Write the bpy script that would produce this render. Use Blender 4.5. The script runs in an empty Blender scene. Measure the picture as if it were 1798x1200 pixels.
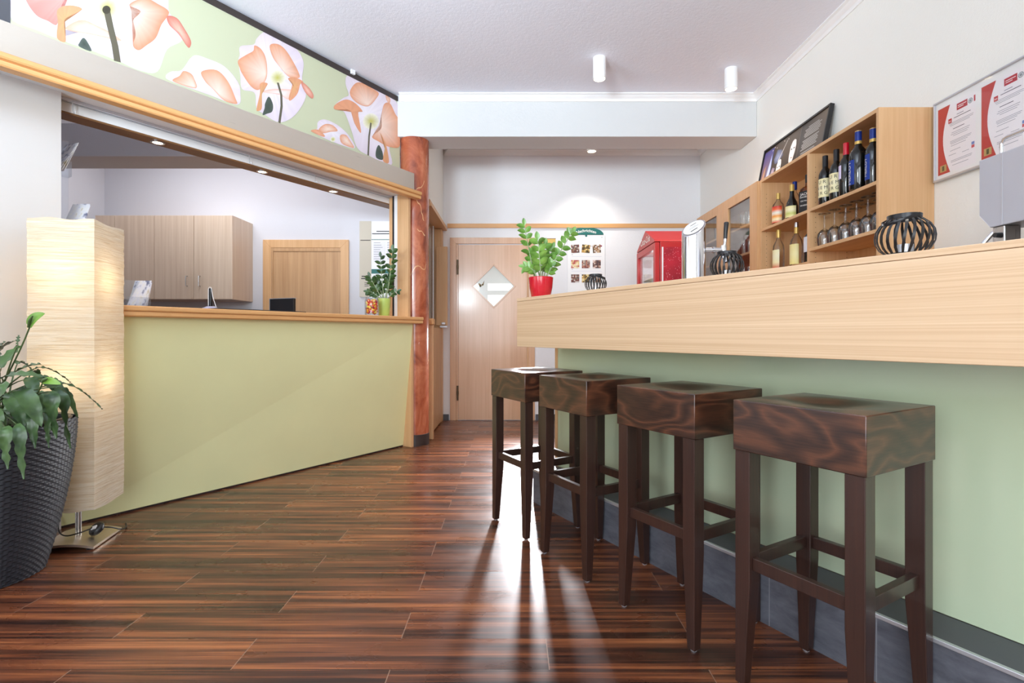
import bpy, math, random
from mathutils import Vector, Matrix
random.seed(7)
S = bpy.context.scene
COL = S.collection
R = math.radians

# ------------------------------------------------------------------ camera
cam_d = bpy.data.cameras.new('camera')
cam_d.sensor_width = 36.0
cam_d.lens = 36.0 * 905.0 / 1798.0
cam_d.shift_y = -12.5 / 1798.0
cam_d.clip_start = 0.05
cam = bpy.data.objects.new('camera', cam_d)
COL.objects.link(cam)
cam.location = (0, 0, 1.0)
cam.rotation_euler = (R(90), 0, 0)
S.camera = cam

# ------------------------------------------------------------------ colour management, world, lights
S.view_settings.view_transform = 'Standard'
S.view_settings.look = 'None'
S.view_settings.gamma = 1.0
S.view_settings.exposure = 0.15
S.cycles.max_bounces = 10
S.cycles.diffuse_bounces = 5
S.cycles.glossy_bounces = 4
S.cycles.transmission_bounces = 8
S.cycles.transparent_max_bounces = 12
S.cycles.caustics_reflective = False
S.cycles.caustics_refractive = False
S.cycles.sample_clamp_indirect = 6.0

W = bpy.data.worlds.new('sky'); S.world = W; W.use_nodes = True
W.node_tree.nodes['Background'].inputs[0].default_value = (0.80, 0.88, 1.0, 1)
W.node_tree.nodes['Background'].inputs[1].default_value = 1.0

def lin(r, g, b):
    f = lambda c: (c / 255 / 12.92) if c / 255 <= 0.04045 else ((c / 255 + 0.055) / 1.055) ** 2.4
    return (f(r), f(g), f(b), 1.0)

def area(name, loc, target, sx, sy, power, color=(1, 1, 1), spread=180):
    l = bpy.data.lights.new(name, 'AREA'); l.shape = 'RECTANGLE'
    l.size = sx; l.size_y = sy; l.energy = power; l.color = color; l.spread = R(spread)
    o = bpy.data.objects.new(name, l); COL.objects.link(o)
    o.location = loc
    o.rotation_euler = (Vector(target) - Vector(loc)).to_track_quat('-Z', 'Y').to_euler()
    return o
def point(name, loc, power, color=(1, .86, .68), radius=.03):
    l = bpy.data.lights.new(name, 'POINT'); l.energy = power; l.color = color; l.shadow_soft_size = radius
    o = bpy.data.objects.new(name, l); COL.objects.link(o); o.location = loc
    return o
def spot(name, loc, target, power, color=(1, .86, .68), angle=90, blend=.6, radius=.03):
    l = bpy.data.lights.new(name, 'SPOT'); l.energy = power; l.color = color; l.shadow_soft_size = radius
    l.spot_size = R(angle); l.spot_blend = blend
    o = bpy.data.objects.new(name, l); COL.objects.link(o); o.location = loc
    o.rotation_euler = (Vector(target) - Vector(loc)).to_track_quat('-Z', 'Y').to_euler()
    return o

# daylight through the two large windows of the wall behind the camera
area('daylight_window', (-3.6, -2.98, 1.7), (-3.6, 1, 1.5), 2.6, 2.2, 108, (.88, .95, 1.0))
area('daylight_window', (-0.2, -2.98, 1.7), (-0.2, 1, 1.5), 2.6, 2.2, 110, (.88, .95, 1.0))
# added fill lights out of view, aimed up to brighten the ceiling
area('bounced_flash', (-1.2, -.6, 1.9), (-1.0, .9, 3.14), .6, .6, 80, (.75, .90, 1.0), 110)
area('bounced_flash', (-2.6, .3, 1.6), (-1.6, 2.6, 3.14), .4, .4, 9, (.60, .80, 1.0), 80)
# low flash head left of the camera, throwing the shadows of the ceiling lamps to the right
spot('flash_head', (-3.0, .55, 1.35), (.70, 3.45, 3.14), 160, (.86, .93, 1.0), 36, .9, .05)
spot('flash_head', (-2.75, .45, 1.25), (-1.65, 3.9, 2.04), 60, (.90, .95, 1.0), 27, .6, .05)  # added narrow fill spot that brightens the white header board
# flash head standing behind the far end of the bar, skimming over the floor
spot('flash_head', (.19, 5.8, .96), (-.2, 2.2, 0.1), 380, (.93, .95, 1.0), 80, .8, .09)
# ceiling light of the office behind the reception
area('office_light', (-2.75, 4.5, 2.98), (-2.75, 4.55, 0), 1.7, .5, 23, (.96, .97, 1.0))
# light of the corridor in front of the back door
area('corridor_light', (.3, 5.3, 3.08), (.3, 5.3, 0), .8, .4, 2, (1, .96, .9))

# ------------------------------------------------------------------ materials
def nodes(name):
    m = bpy.data.materials.new(name); m.use_nodes = True
    nt = m.node_tree
    return m, nt, nt.nodes['Principled BSDF']
def N(nt, kind, **kw):
    n = nt.nodes.new(kind)
    for k, v in kw.items(): setattr(n, k, v)
    return n
def ramp(nt, stops):
    r = N(nt, 'ShaderNodeValToRGB')
    while len(r.color_ramp.elements) < len(stops): r.color_ramp.elements.new(.5)
    for e, (p, c) in zip(r.color_ramp.elements, stops):
        e.position = p; e.color = c if len(c) == 4 else (*c, 1)
    return r
def coords(nt, scale=(1, 1, 1), rot=(0, 0, 0), vary=True, kind='Object'):
    tc = N(nt, 'ShaderNodeTexCoord'); mp = N(nt, 'ShaderNodeMapping')
    mp.inputs['Scale'].default_value = scale; mp.inputs['Rotation'].default_value = rot
    if vary:
        oi = N(nt, 'ShaderNodeObjectInfo'); ml = N(nt, 'ShaderNodeVectorMath', operation='SCALE')
        cb = N(nt, 'ShaderNodeCombineXYZ')
        for i in range(3): nt.links.new(oi.outputs['Random'], cb.inputs[i])
        nt.links.new(cb.outputs[0], ml.inputs[0]); ml.inputs['Scale'].default_value = 7.3
        ad = N(nt, 'ShaderNodeVectorMath', operation='ADD')
        nt.links.new(tc.outputs[kind], ad.inputs[0]); nt.links.new(ml.outputs[0], ad.inputs[1])
        nt.links.new(ad.outputs[0], mp.inputs['Vector'])
    else:
        nt.links.new(tc.outputs[kind], mp.inputs['Vector'])
    return mp.outputs[0]
def noise(nt, vec, scale=5, detail=4, rough=.55, dist=0):
    n = N(nt, 'ShaderNodeTexNoise')
    n.inputs['Scale'].default_value = scale; n.inputs['Detail'].default_value = detail
    n.inputs['Roughness'].default_value = rough; n.inputs['Distortion'].default_value = dist
    nt.links.new(vec, n.inputs['Vector'])
    return n.outputs['Fac']
def bump(nt, b, h, strength=.2, dist=.01):
    bn = N(nt, 'ShaderNodeBump'); bn.inputs['Strength'].default_value = strength; bn.inputs['Distance'].default_value = dist
    nt.links.new(h, bn.inputs['Height']); nt.links.new(bn.outputs[0], b.inputs['Normal'])
def mth(nt, op, a, b=None, c=None):
    n = N(nt, 'ShaderNodeMath', operation=op)
    for i, v in enumerate((a, b, c)):
        if v is None: continue
        if isinstance(v, (int, float)): n.inputs[i].default_value = v
        else: nt.links.new(v, n.inputs[i])
    return n.outputs[0]
def plain(name, col, rough=.5, metal=0, coat=0, spec=.5, emit=None, estr=0, bmp=None, vary=0):
    m, nt, b = nodes(name)
    b.inputs['Base Color'].default_value = col
    b.inputs['Roughness'].default_value = rough; b.inputs['Metallic'].default_value = metal
    b.inputs['Coat Weight'].default_value = coat; b.inputs['Coat Roughness'].default_value = .08
    b.inputs['Specular IOR Level'].default_value = spec
    if emit:
        b.inputs['Emission Color'].default_value = emit; b.inputs['Emission Strength'].default_value = estr
    v = coords(nt)
    if vary:
        f = noise(nt, v, 3, 3)
        c = [(.3, tuple(x * (1 - vary) for x in col[:3])), (.7, tuple(min(1, x * (1 + vary)) for x in col[:3]))]
        r = ramp(nt, c); nt.links.new(f, r.inputs[0]); nt.links.new(r.outputs[0], b.inputs['Base Color'])
    if bmp:
        bump(nt, b, noise(nt, v, bmp[0], 3), bmp[1], .004)
    return m
def wood(name, c1, c2, axis='z', rough=.38, along=1.2, across=26, fine=.35, coat=.0, contrast=.22, spec=.5):
    m, nt, b = nodes(name)
    sc = [across] * 3; sc['xyz'.index(axis)] = along
    f = noise(nt, coords(nt, tuple(sc)), 1, 5, .6, .25)
    sc2 = [across * 6] * 3; sc2['xyz'.index(axis)] = along * 1.5
    g = noise(nt, coords(nt, tuple(sc2)), 1, 2, .5, 0)
    mix = mth(nt, 'ADD', mth(nt, 'MULTIPLY', f, 1 - fine), mth(nt, 'MULTIPLY', g, fine))
    r = ramp(nt, [(.5 - contrast, c1), (.5 + contrast, c2)])
    nt.links.new(mix, r.inputs[0]); nt.links.new(r.outputs[0], b.inputs['Base Color'])
    b.inputs['Roughness'].default_value = rough
    b.inputs['Coat Weight'].default_value = coat; b.inputs['Coat Roughness'].default_value = .12
    b.inputs['Specular IOR Level'].default_value = spec
    bump(nt, b, g, .05, .002)
    return m
def ring_wood(name, c1, c2, rough=.3):
    m, nt, b = nodes(name)
    f = noise(nt, coords(nt, (3.2, 3.2, 8.5)), 1, 1.5, .45, .35)
    w = mth(nt, 'PINGPONG', mth(nt, 'MULTIPLY', f, 15.0), 1.0)
    w = mth(nt, 'POWER', w, 1.6)
    g = noise(nt, coords(nt, (16, 16, 210)), 1, 2, .5, 0)
    x = mth(nt, 'ADD', mth(nt, 'MULTIPLY', w, .5), mth(nt, 'MULTIPLY', g, .5))
    r = ramp(nt, [(.16, c1), (.5, tuple(a * .6 + bb * .4 for a, bb in zip(c1, c2))), (.82, c2)])
    nt.links.new(x, r.inputs[0]); nt.links.new(r.outputs[0], b.inputs['Base Color'])
    b.inputs['Roughness'].default_value = rough
    b.inputs['Coat Weight'].default_value = .25; b.inputs['Coat Roughness'].default_value = .15
    bump(nt, b, g, .05, .002)
    return m
def glass(name, col=(1, 1, 1, 1), rough=0.0, ior=1.45):
    m, nt, b = nodes(name)
    b.inputs['Base Color'].default_value = col; b.inputs['Roughness'].default_value = rough
    b.inputs['IOR'].default_value = ior; b.inputs['Transmission Weight'].default_value = 1.0
    return m
def thin_glass(name, tint=(.98, .99, .985, 1), refl=.06, fk=.35):
    m = bpy.data.materials.new(name); m.use_nodes = True; nt = m.node_tree; nt.nodes.clear()
    out = N(nt, 'ShaderNodeOutputMaterial'); mx = N(nt, 'ShaderNodeMixShader')
    tr = N(nt, 'ShaderNodeBsdfTransparent'); gl = N(nt, 'ShaderNodeBsdfGlossy')
    tr.inputs[0].default_value = tint; gl.inputs['Roughness'].default_value = .02
    fr = N(nt, 'ShaderNodeLayerWeight'); fr.inputs['Blend'].default_value = .25
    nt.links.new(mth(nt, 'ADD', mth(nt, 'MULTIPLY', fr.outputs['Fresnel'], fk), refl * .4), mx.inputs[0])
    nt.links.new(tr.outputs[0], mx.inputs[1]); nt.links.new(gl.outputs[0], mx.inputs[2])
    nt.links.new(mx.outputs[0], out.inputs[0])
    return m
def vcol(name, rough=.5, spec=.3):
    m, nt, b = nodes(name)
    a = N(nt, 'ShaderNodeAttribute'); a.attribute_name = 'print'
    nt.links.new(a.outputs['Color'], b.inputs['Base Color'])
    b.inputs['Roughness'].default_value = rough; b.inputs['Specular IOR Level'].default_value = spec
    return m
def wallpaper(name, col, s=55, st=.35):
    m, nt, b = nodes(name)
    b.inputs['Base Color'].default_value = col; b.inputs['Roughness'].default_value = .85
    b.inputs['Specular IOR Level'].default_value = .2
    v = coords(nt, vary=False)
    h = mth(nt, 'ADD', noise(nt, v, s, 2, .6), mth(nt, 'MULTIPLY', noise(nt, v, s * 2.3, 1), .5))
    bump(nt, b, h, st, .006)
    return m

def floor_mat():
    m, nt, b = nodes('dark_laminate')
    tc = N(nt, 'ShaderNodeTexCoord')
    sep = N(nt, 'ShaderNodeSeparateXYZ'); nt.links.new(tc.outputs['Object'], sep.inputs[0])
    PW, PL = .158, .95
    row = mth(nt, 'FLOOR', mth(nt, 'DIVIDE', mth(nt, 'SUBTRACT', sep.outputs[1], 2.326 - .158), PW))
    par = mth(nt, 'MULTIPLY', mth(nt, 'MODULO', mth(nt, 'ADD', row, 200), 2), .5)
    xx = mth(nt, 'SUBTRACT', mth(nt, 'DIVIDE', mth(nt, 'SUBTRACT', sep.outputs[0], .11), PL), par)
    colx = mth(nt, 'FLOOR', xx)
    fx = mth(nt, 'FRACT', xx)
    fy = mth(nt, 'FRACT', mth(nt, 'DIVIDE', mth(nt, 'SUBTRACT', sep.outputs[1], 2.326 - .158), PW))
    wn = N(nt, 'ShaderNodeTexWhiteNoise'); wn.noise_dimensions = '2D'
    cb = N(nt, 'ShaderNodeCombineXYZ'); nt.links.new(row, cb.inputs[0]); nt.links.new(colx, cb.inputs[1])
    nt.links.new(cb.outputs[0], wn.inputs['Vector'])
    rnd = wn.outputs['Value']
    def gv(sx, sy):
        c = N(nt, 'ShaderNodeCombineXYZ')
        nt.links.new(mth(nt, 'ADD', mth(nt, 'MULTIPLY', sep.outputs[0], sx), mth(nt, 'MULTIPLY', rnd, 37.0)), c.inputs[0])
        nt.links.new(mth(nt, 'ADD', mth(nt, 'MULTIPLY', sep.outputs[1], sy), mth(nt, 'MULTIPLY', rnd, 11.0)), c.inputs[1])
        return c.outputs[0]
    a = noise(nt, gv(.8, 24), 1, 3, .5, 0)
    f = noise(nt, gv(2.2, 120), 1, 3, .6, 0)
    x = mth(nt, 'ADD', mth(nt, 'MULTIPLY', a, .68), mth(nt, 'MULTIPLY', f, .32))
    x = mth(nt, 'ADD', x, mth(nt, 'MULTIPLY', mth(nt, 'SUBTRACT', rnd, .5), .07))
    r = ramp(nt, [(.37, lin(36, 20, 15)), (.46, lin(76, 41, 27)), (.55, lin(118, 66, 40)), (.65, lin(162, 98, 58))])
    nt.links.new(x, r.inputs[0])
    # seams: hairline between rows, pale worn bevels at the butt joints
    sy = mth(nt, 'LESS_THAN', fy, .016)
    sx = mth(nt, 'LESS_THAN', fx, .0032)
    mx1 = N(nt, 'ShaderNodeMixRGB'); nt.links.new(sy, mx1.inputs[0]); nt.links.new(r.outputs[0], mx1.inputs[1])
    mx1.inputs[2].default_value = lin(40, 24, 18)
    mx2 = N(nt, 'ShaderNodeMixRGB'); nt.links.new(mth(nt, 'MULTIPLY', sx, .75), mx2.inputs[0]); nt.links.new(mx1.outputs[0], mx2.inputs[1])
    mx2.inputs[2].default_value = lin(150, 118, 98)
    nt.links.new(mx2.outputs[0], b.inputs['Base Color'])
    rr = ramp(nt, [(.3, (.24, .24, .24)), (.7, (.36, .36, .36))])
    nt.links.new(noise(nt, gv(4, 6), 1, 3), rr.inputs[0]); nt.links.new(rr.outputs[0], b.inputs['Roughness'])
    b.inputs['Specular IOR Level'].default_value = .62
    bump(nt, b, mth(nt, 'SUBTRACT', 1.0, mth(nt, 'MAXIMUM', sy, sx)), .08, .003)
    return m
def marble_mat():
    m, nt, b = nodes('red_marble')
    v = coords(nt, (1, 1, .7), vary=False)
    f = noise(nt, v, 5, 6, .62, .9)
    r = ramp(nt, [(.30, lin(124, 58, 38)), (.46, lin(172, 90, 60)), (.60, lin(196, 118, 84)), (.75, lin(156, 76, 52))])
    nt.links.new(f, r.inputs[0])
    ve = N(nt, 'ShaderNodeTexVoronoi', feature='DISTANCE_TO_EDGE'); ve.inputs['Scale'].default_value = 3.1
    dv = N(nt, 'ShaderNodeVectorMath', operation='ADD')
    nz = N(nt, 'ShaderNodeTexNoise'); nz.inputs['Scale'].default_value = 6; nt.links.new(v, nz.inputs['Vector'])
    sc = N(nt, 'ShaderNodeVectorMath', operation='SCALE'); sc.inputs['Scale'].default_value = .22
    nt.links.new(nz.outputs['Color'], sc.inputs[0]); nt.links.new(v, dv.inputs[0]); nt.links.new(sc.outputs[0], dv.inputs[1])
    nt.links.new(dv.outputs[0], ve.inputs['Vector'])
    line = mth(nt, 'LESS_THAN', ve.outputs['Distance'], .009)
    mask = mth(nt, 'GREATER_THAN', noise(nt, v, 2.2, 2), .53)
    mx = N(nt, 'ShaderNodeMixRGB'); nt.links.new(mth(nt, 'MULTIPLY', mth(nt, 'MULTIPLY', line, mask), .85), mx.inputs[0])
    nt.links.new(r.outputs[0], mx.inputs[1]); mx.inputs[2].default_value = lin(226, 178, 128)
    nt.links.new(mx.outputs[0], b.inputs['Base Color'])
    b.inputs['Roughness'].default_value = .22; b.inputs['Coat Weight'].default_value = .3
    return m
def paper_shade_mat():
    m = bpy.data.materials.new('crinkled_rice_paper'); m.use_nodes = True; nt = m.node_tree; nt.nodes.clear()
    out = N(nt, 'ShaderNodeOutputMaterial'); mx = N(nt, 'ShaderNodeMixShader'); mx.inputs[0].default_value = .45
    df = N(nt, 'ShaderNodeBsdfDiffuse'); tl = N(nt, 'ShaderNodeBsdfTranslucent')
    v = coords(nt, (5, 5, 130), vary=False)
    f = noise(nt, v, 1, 4, .62, .8)
    r = ramp(nt, [(.30, lin(220, 200, 170)), (.46, lin(234, 220, 196)), (.62, lin(242, 232, 214))])
    nt.links.new(f, r.inputs[0])
    nt.links.new(r.outputs[0], df.inputs[0]); nt.links.new(r.outputs[0], tl.inputs[0])
    bn = N(nt, 'ShaderNodeBump'); bn.inputs['Strength'].default_value = .7; bn.inputs['Distance'].default_value = .008
    nt.links.new(f, bn.inputs['Height']); nt.links.new(bn.outputs[0], df.inputs['Normal']); nt.links.new(bn.outputs[0], tl.inputs['Normal'])
    nt.links.new(df.outputs[0], mx.inputs[1]); nt.links.new(tl.outputs[0], mx.inputs[2]); nt.links.new(mx.outputs[0], out.inputs[0])
    return m
def leaf_mat(name, c1, c2, rough=.35):
    m, nt, b = nodes(name)
    f = noise(nt, coords(nt), 14, 3)
    r = ramp(nt, [(.3, c1), (.7, c2)]); nt.links.new(f, r.inputs[0]); nt.links.new(r.outputs[0], b.inputs['Base Color'])
    b.inputs['Roughness'].default_value = rough
    b.inputs['Subsurface Weight'].default_value = 0
    return m
def tile_mat():
    m, nt, b = nodes('slate_tile')
    v = coords(nt, vary=False)
    r = ramp(nt, [(.3, lin(74, 76, 84)), (.65, lin(104, 106, 114)), (.8, lin(138, 140, 148))])
    nt.links.new(noise(nt, coords(nt, (9, 9, 24), vary=False), 1, 5, .65, .4), r.inputs[0])
    sep = N(nt, 'ShaderNodeSeparateXYZ'); nt.links.new(v, sep.inputs[0])
    j = mth(nt, 'LESS_THAN', mth(nt, 'FRACT', mth(nt, 'DIVIDE', mth(nt, 'ADD', sep.outputs[0], 5.05), .33)), .010)
    mx = N(nt, 'ShaderNodeMixRGB'); nt.links.new(j, mx.inputs[0]); nt.links.new(r.outputs[0], mx.inputs[1]); mx.inputs[2].default_value = lin(126, 128, 134)
    nt.links.new(mx.outputs[0], b.inputs['Base Color']); b.inputs['Roughness'].default_value = .38
    return m
def metal_brushed(name, col, rough=.35, axis='x', metal=1.0):
    m, nt, b = nodes(name)
    b.inputs['Base Color'].default_value = col; b.inputs['Metallic'].default_value = metal
    sc = [220] * 3; sc['xyz'.index(axis)] = 4
    f = noise(nt, coords(nt, tuple(sc)), 1, 2)
    r = ramp(nt, [(.2, (rough * .75,) * 3), (.8, (rough * 1.25,) * 3)]); nt.links.new(f, r.inputs[0]); nt.links.new(r.outputs[0], b.inputs['Roughness'])
    return m

M = {}
M['floor'] = floor_mat()
M['ceil'] = wallpaper('ceiling_woodchip', lin(238, 239, 248), 46, .22)
M['wall'] = wallpaper('cream_wallpaper', lin(242, 241, 235), 70, .2)
M['beam'] = wallpaper('beam_dimmed', lin(212, 213, 213), 70, .15)  # wall colour darkened to offset the strong light falling on the beam
M['wallw'] = wallpaper('white_wallpaper', lin(236, 236, 238), 70, .25)
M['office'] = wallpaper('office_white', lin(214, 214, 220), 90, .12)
M['white'] = plain('white_paint', lin(240, 240, 242), .45)
M['whitem'] = plain('white_lacquer', lin(244, 244, 244), .3)
M['beech'] = wood('beech_vertical', lin(192, 146, 104), lin(222, 180, 138), 'z', .4)
M['beechx'] = wood('beech_lengthwise', lin(206, 150, 92), lin(228, 176, 118), 'x', .38)
M['beechy'] = wood('beech_shelf', lin(206, 160, 112), lin(224, 182, 136), 'y', .45)
M['beechc'] = wood('beech_cabinet', lin(204, 156, 108), lin(226, 184, 138), 'z', .42)
M['door'] = wood('beech_door', lin(200, 152, 116), lin(224, 182, 146), 'z', .28, 1.0, 18, .4, .3, .26)
M['officedoor'] = wood('beech_office', lin(180, 138, 98), lin(212, 172, 130), 'z', .4, 1.0, 18)
M['greywood'] = wood('beech_grey', lin(200, 174, 150), lin(228, 208, 188), 'z', .4, 1.0, 40)
M['browntrim'] = plain('brown_trim', lin(128, 90, 56), .5, vary=.1)
M['maple'] = wood('maple_fascia', lin(206, 168, 128), lin(232, 202, 166), 'x', .34, .5, 44, .5, .1, .2)
M['green'] = plain('green_laminate', lin(234, 234, 180), .34, vary=.02)
M['greenbar'] = plain('green_gloss_laminate', lin(202, 216, 184), .2, coat=.35, vary=.02)
M['panel'] = metal_brushed('champagne_panel', lin(224, 220, 216), .38, 'x', .55)
M['fascia'] = metal_brushed('champagne_fascia', lin(202, 191, 178), .36, 'x', .55)
M['dark'] = plain('dark_plinth', lin(58, 48, 46), .4)
M['grey'] = plain('dark_grey', lin(80, 80, 86), .5)
M['black'] = plain('black_satin', lin(26, 26, 29), .35)
M['blackm'] = plain('black_metal', lin(30, 30, 34), .3, .3)
M['chrome'] = plain('chrome', lin(225, 226, 230), .12, 1)
M['steel'] = metal_brushed('brushed_steel', lin(196, 194, 192), .3, 'z')
M['champ'] = metal_brushed('champagne_metal', lin(226, 212, 194), .36, 'x')
M['brass'] = plain('dark_bronze', lin(96, 84, 66), .35, .8)
M['gold'] = plain('gold_foil', lin(206, 170, 92), .35, .4)
M['alu'] = plain('aluminium_edge', lin(208, 210, 216), .35, .7)
M['marble'] = marble_mat()
M['tile'] = tile_mat()
M['stool'] = ring_wood('dark_stained_beech', lin(40, 24, 19), lin(100, 61, 42), .3)
M['stoolleg'] = wood('dark_stained_leg', lin(40, 25, 21), lin(66, 41, 33), 'z', .32, 1.5, 30, .4, .2)
M['paper'] = paper_shade_mat()
M['bottle'] = plain('dark_bottle_glass', lin(16, 17, 15), .06, coat=.4)
M['amber'] = glass('amber_bottle', (.55, .25, .06, 1))
M['pane'] = thin_glass('window_pane'); M['picglass'] = thin_glass('picture_glass', (.99, .99, .99, 1), .06, 0); M['glass'] = thin_glass('drinking_glass', (.965, .97, .975, 1), .12, .9); M['clearb'] = thin_glass('clear_bottle_glass', (.93, .92, .88, 1), .12, .8)
M['print'] = vcol('printed_film')
M['printg'] = vcol('printed_label', .35)
M['red'] = plain('red_glaze', lin(196, 18, 40), .16, coat=.5)
M['fridge'] = plain('red_fridge', lin(188, 34, 34), .35)
M['lime'] = plain('lime_glaze', lin(190, 212, 110), .3)
M['soil'] = plain('soil', lin(52, 40, 32), .9, bmp=(60, .6))
M['zz'] = leaf_mat('zz_leaf', lin(66, 112, 40), lin(128, 172, 78), .28)
M['zzd'] = leaf_mat('zz_leaf_dark', lin(38, 66, 36), lin(72, 104, 54), .3)
M['zzstem'] = leaf_mat('zz_stem', lin(120, 140, 96), lin(160, 172, 132), .5)
M['lily'] = leaf_mat('lily_leaf', lin(36, 60, 32), lin(82, 112, 62), .34)
M['lilystem'] = leaf_mat('lily_stem', lin(52, 70, 40), lin(84, 104, 56), .5)
M['spathe'] = leaf_mat('green_spathe', lin(92, 138, 46), lin(128, 166, 66), .4)
M['wicker'] = plain('black_wicker', lin(40, 41, 47), .5, spec=.35, vary=.12)
M['acrylic'] = thin_glass('acrylic', (.93, .95, .98, 1), .2)
M['lampglow'] = plain('lit_lens', lin(255, 244, 222), .4, emit=lin(255, 236, 200), estr=9)
M['text'] = plain('text_black', lin(40, 40, 44), .6)
M['textw'] = plain('text_white', lin(244, 240, 236), .5)
M['teal'] = plain('teal_print', lin(20, 104, 98), .45)
M['greymach'] = plain('grey_machine', lin(176, 176, 184), .4, .2)

# ------------------------------------------------------------------ mesh helpers
class MB:
    def __init__(s): s.v = []; s.f = []; s.m = []; s.c = []
    def add(s, vs, fs, mi=0, col=None):
        o = len(s.v); s.v += [tuple(p) for p in vs]
        s.c += (col if col else [(1, 1, 1, 1)] * len(vs))
        for f in fs: s.f.append(tuple(i + o for i in f)); s.m.append(mi)
    def box(s, x0, x1, y0, y1, z0, z1, mi=0, X=None):
        vs = [(x, y, z) for z in (z0, z1) for y in (y0, y1) for x in (x0, x1)]
        if X: vs = [X @ Vector(p) for p in vs]
        s.add(vs, [(0, 2, 3, 1), (4, 5, 7, 6), (0, 1, 5, 4), (2, 6, 7, 3), (0, 4, 6, 2), (1, 3, 7, 5)], mi)
        return s
    def prism(s, poly, a, b, f, mi=0):                 # poly in (p, q), extruded from a to b; f(p, q, e) -> xyz
        n = len(poly)
        vs = [f(p, q, a) for p, q in poly] + [f(p, q, b) for p, q in poly]
        s.add(vs, [tuple(range(n)), tuple(range(2 * n - 1, n - 1, -1))] + [(i, i + n, (i + 1) % n + n, (i + 1) % n) for i in range(n)], mi)
        return s
    def lathe(s, prof, seg=32, c=(0, 0, 0), mi=0, a0=0, a1=360, fz=None):
        full = abs(a1 - a0) >= 360
        k = seg if full else seg + 1
        vs = []
        for r, z in prof:
            for i in range(k):
                a = R(a0 + (a1 - a0) * i / seg)
                vs.append((c[0] + r * math.cos(a), c[1] + r * math.sin(a), c[2] + z))
        fs = []
        for j in range(len(prof) - 1):
            for i in range(seg):
                i2 = (i + 1) % k if full else i + 1
                fs.append((j * k + i, j * k + i2, (j + 1) * k + i2, (j + 1) * k + i))
        s.add(vs, fs, mi); return s
    def tube(s, pts, rad, seg=8, mi=0, closed=False):
        pts = [Vector(p) for p in pts]; n = len(pts)
        rad = rad if isinstance(rad, (list, tuple)) else [rad] * n
        up = Vector((0, 0, 1)); vs = []
        prev = None
        for i, p in enumerate(pts):
            if closed: t = pts[(i + 1) % n] - pts[i - 1]
            else: t = pts[min(i + 1, n - 1)] - pts[max(i - 1, 0)]
            t = t.normalized() if t.length > 1e-9 else Vector((0, 0, 1))
            if prev is None:
                u = t.cross(up)
                if u.length < 1e-3: u = t.cross(Vector((1, 0, 0)))
            else: u = prev - t * prev.dot(t)
            u.normalize(); prev = u; w = t.cross(u)
            for k in range(seg):
                a = 2 * math.pi * k / seg
                vs.append(p + (u * math.cos(a) + w * math.sin(a)) * rad[i])
        fs = []
        for i in range(n if closed else n - 1):
            j = (i + 1) % n
            for k in range(seg): fs.append((i * seg + k, i * seg + (k + 1) % seg, j * seg + (k + 1) % seg, j * seg + k))
        if not closed: fs += [tuple(range(seg))[::-1], tuple(range((n - 1) * seg, n * seg))]
        s.add(vs, fs, mi); return s
    def build(s, name, mats, parent=None, smooth=0, bevel=0, loc=None, rotz=0, seg=2, recalc=True):
        me = bpy.data.meshes.new(name)
        me.from_pydata(s.v, [], s.f)
        mats = mats if isinstance(mats, (list, tuple)) else [mats]
        for m in mats: me.materials.append(M[m])
        me.polygons.foreach_set('material_index', s.m)
        if any(m in ('print', 'printg') for m in mats):
            ca = me.color_attributes.new('print', 'FLOAT_COLOR', 'POINT')
            ca.data.foreach_set('color', [x for c in s.c for x in c])
        if recalc:
            import bmesh
            bm = bmesh.new(); bm.from_mesh(me)
            bmesh.ops.recalc_face_normals(bm, faces=bm.faces); bm.to_mesh(me); bm.free()
        me.update()
        if smooth:
            me.polygons.foreach_set('use_smooth', [True] * len(me.polygons))
            me.set_sharp_from_angle(angle=R(smooth))
        o = bpy.data.objects.new(name, me); COL.objects.link(o)
        if parent: o.parent = parent
        if loc: o.location = loc
        if rotz: o.rotation_euler.z = rotz
        if bevel:
            b = o.modifiers.new('bevel', 'BEVEL'); b.width = bevel; b.segments = seg; b.limit_method = 'ANGLE'; b.angle_limit = R(40)
        return o
def box(name, x0, x1, y0, y1, z0, z1, mat, parent=None, bevel=0, **k):
    return MB().box(x0, x1, y0, y1, z0, z1).build(name, mat, parent, bevel=bevel, **k)
def thing(name, label, cat, loc=(0, 0, 0), rotz=0, group=None):
    o = bpy.data.objects.new(name, None); COL.objects.link(o); o.empty_display_size = .1
    o.location = loc; o.rotation_euler.z = rotz
    return tag(o, label, cat, group)
def tag(o, label, cat, group=None, kind=None):
    if label: o['label'] = label
    if cat: o['category'] = cat
    if group: o['group'] = group
    if kind: o['kind'] = kind
    return o
def struct(o, label=None, cat=None):
    o['kind'] = 'structure'
    if label: o['label'] = label
    o['category'] = cat or o.name.split('_')[0]
    return o
def dup(root, label=None, loc=None, rotz=None):
    def cp(o, par):
        c = o.copy(); COL.objects.link(c); c.parent = par
        for ch in list(o.children): cp(ch, c)
        return c
    r = cp(root, None)
    if label: r['label'] = label
    if loc is not None: r.location = loc
    if rotz is not None: r.rotation_euler.z = rotz
    return r
_tc = {}
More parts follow.
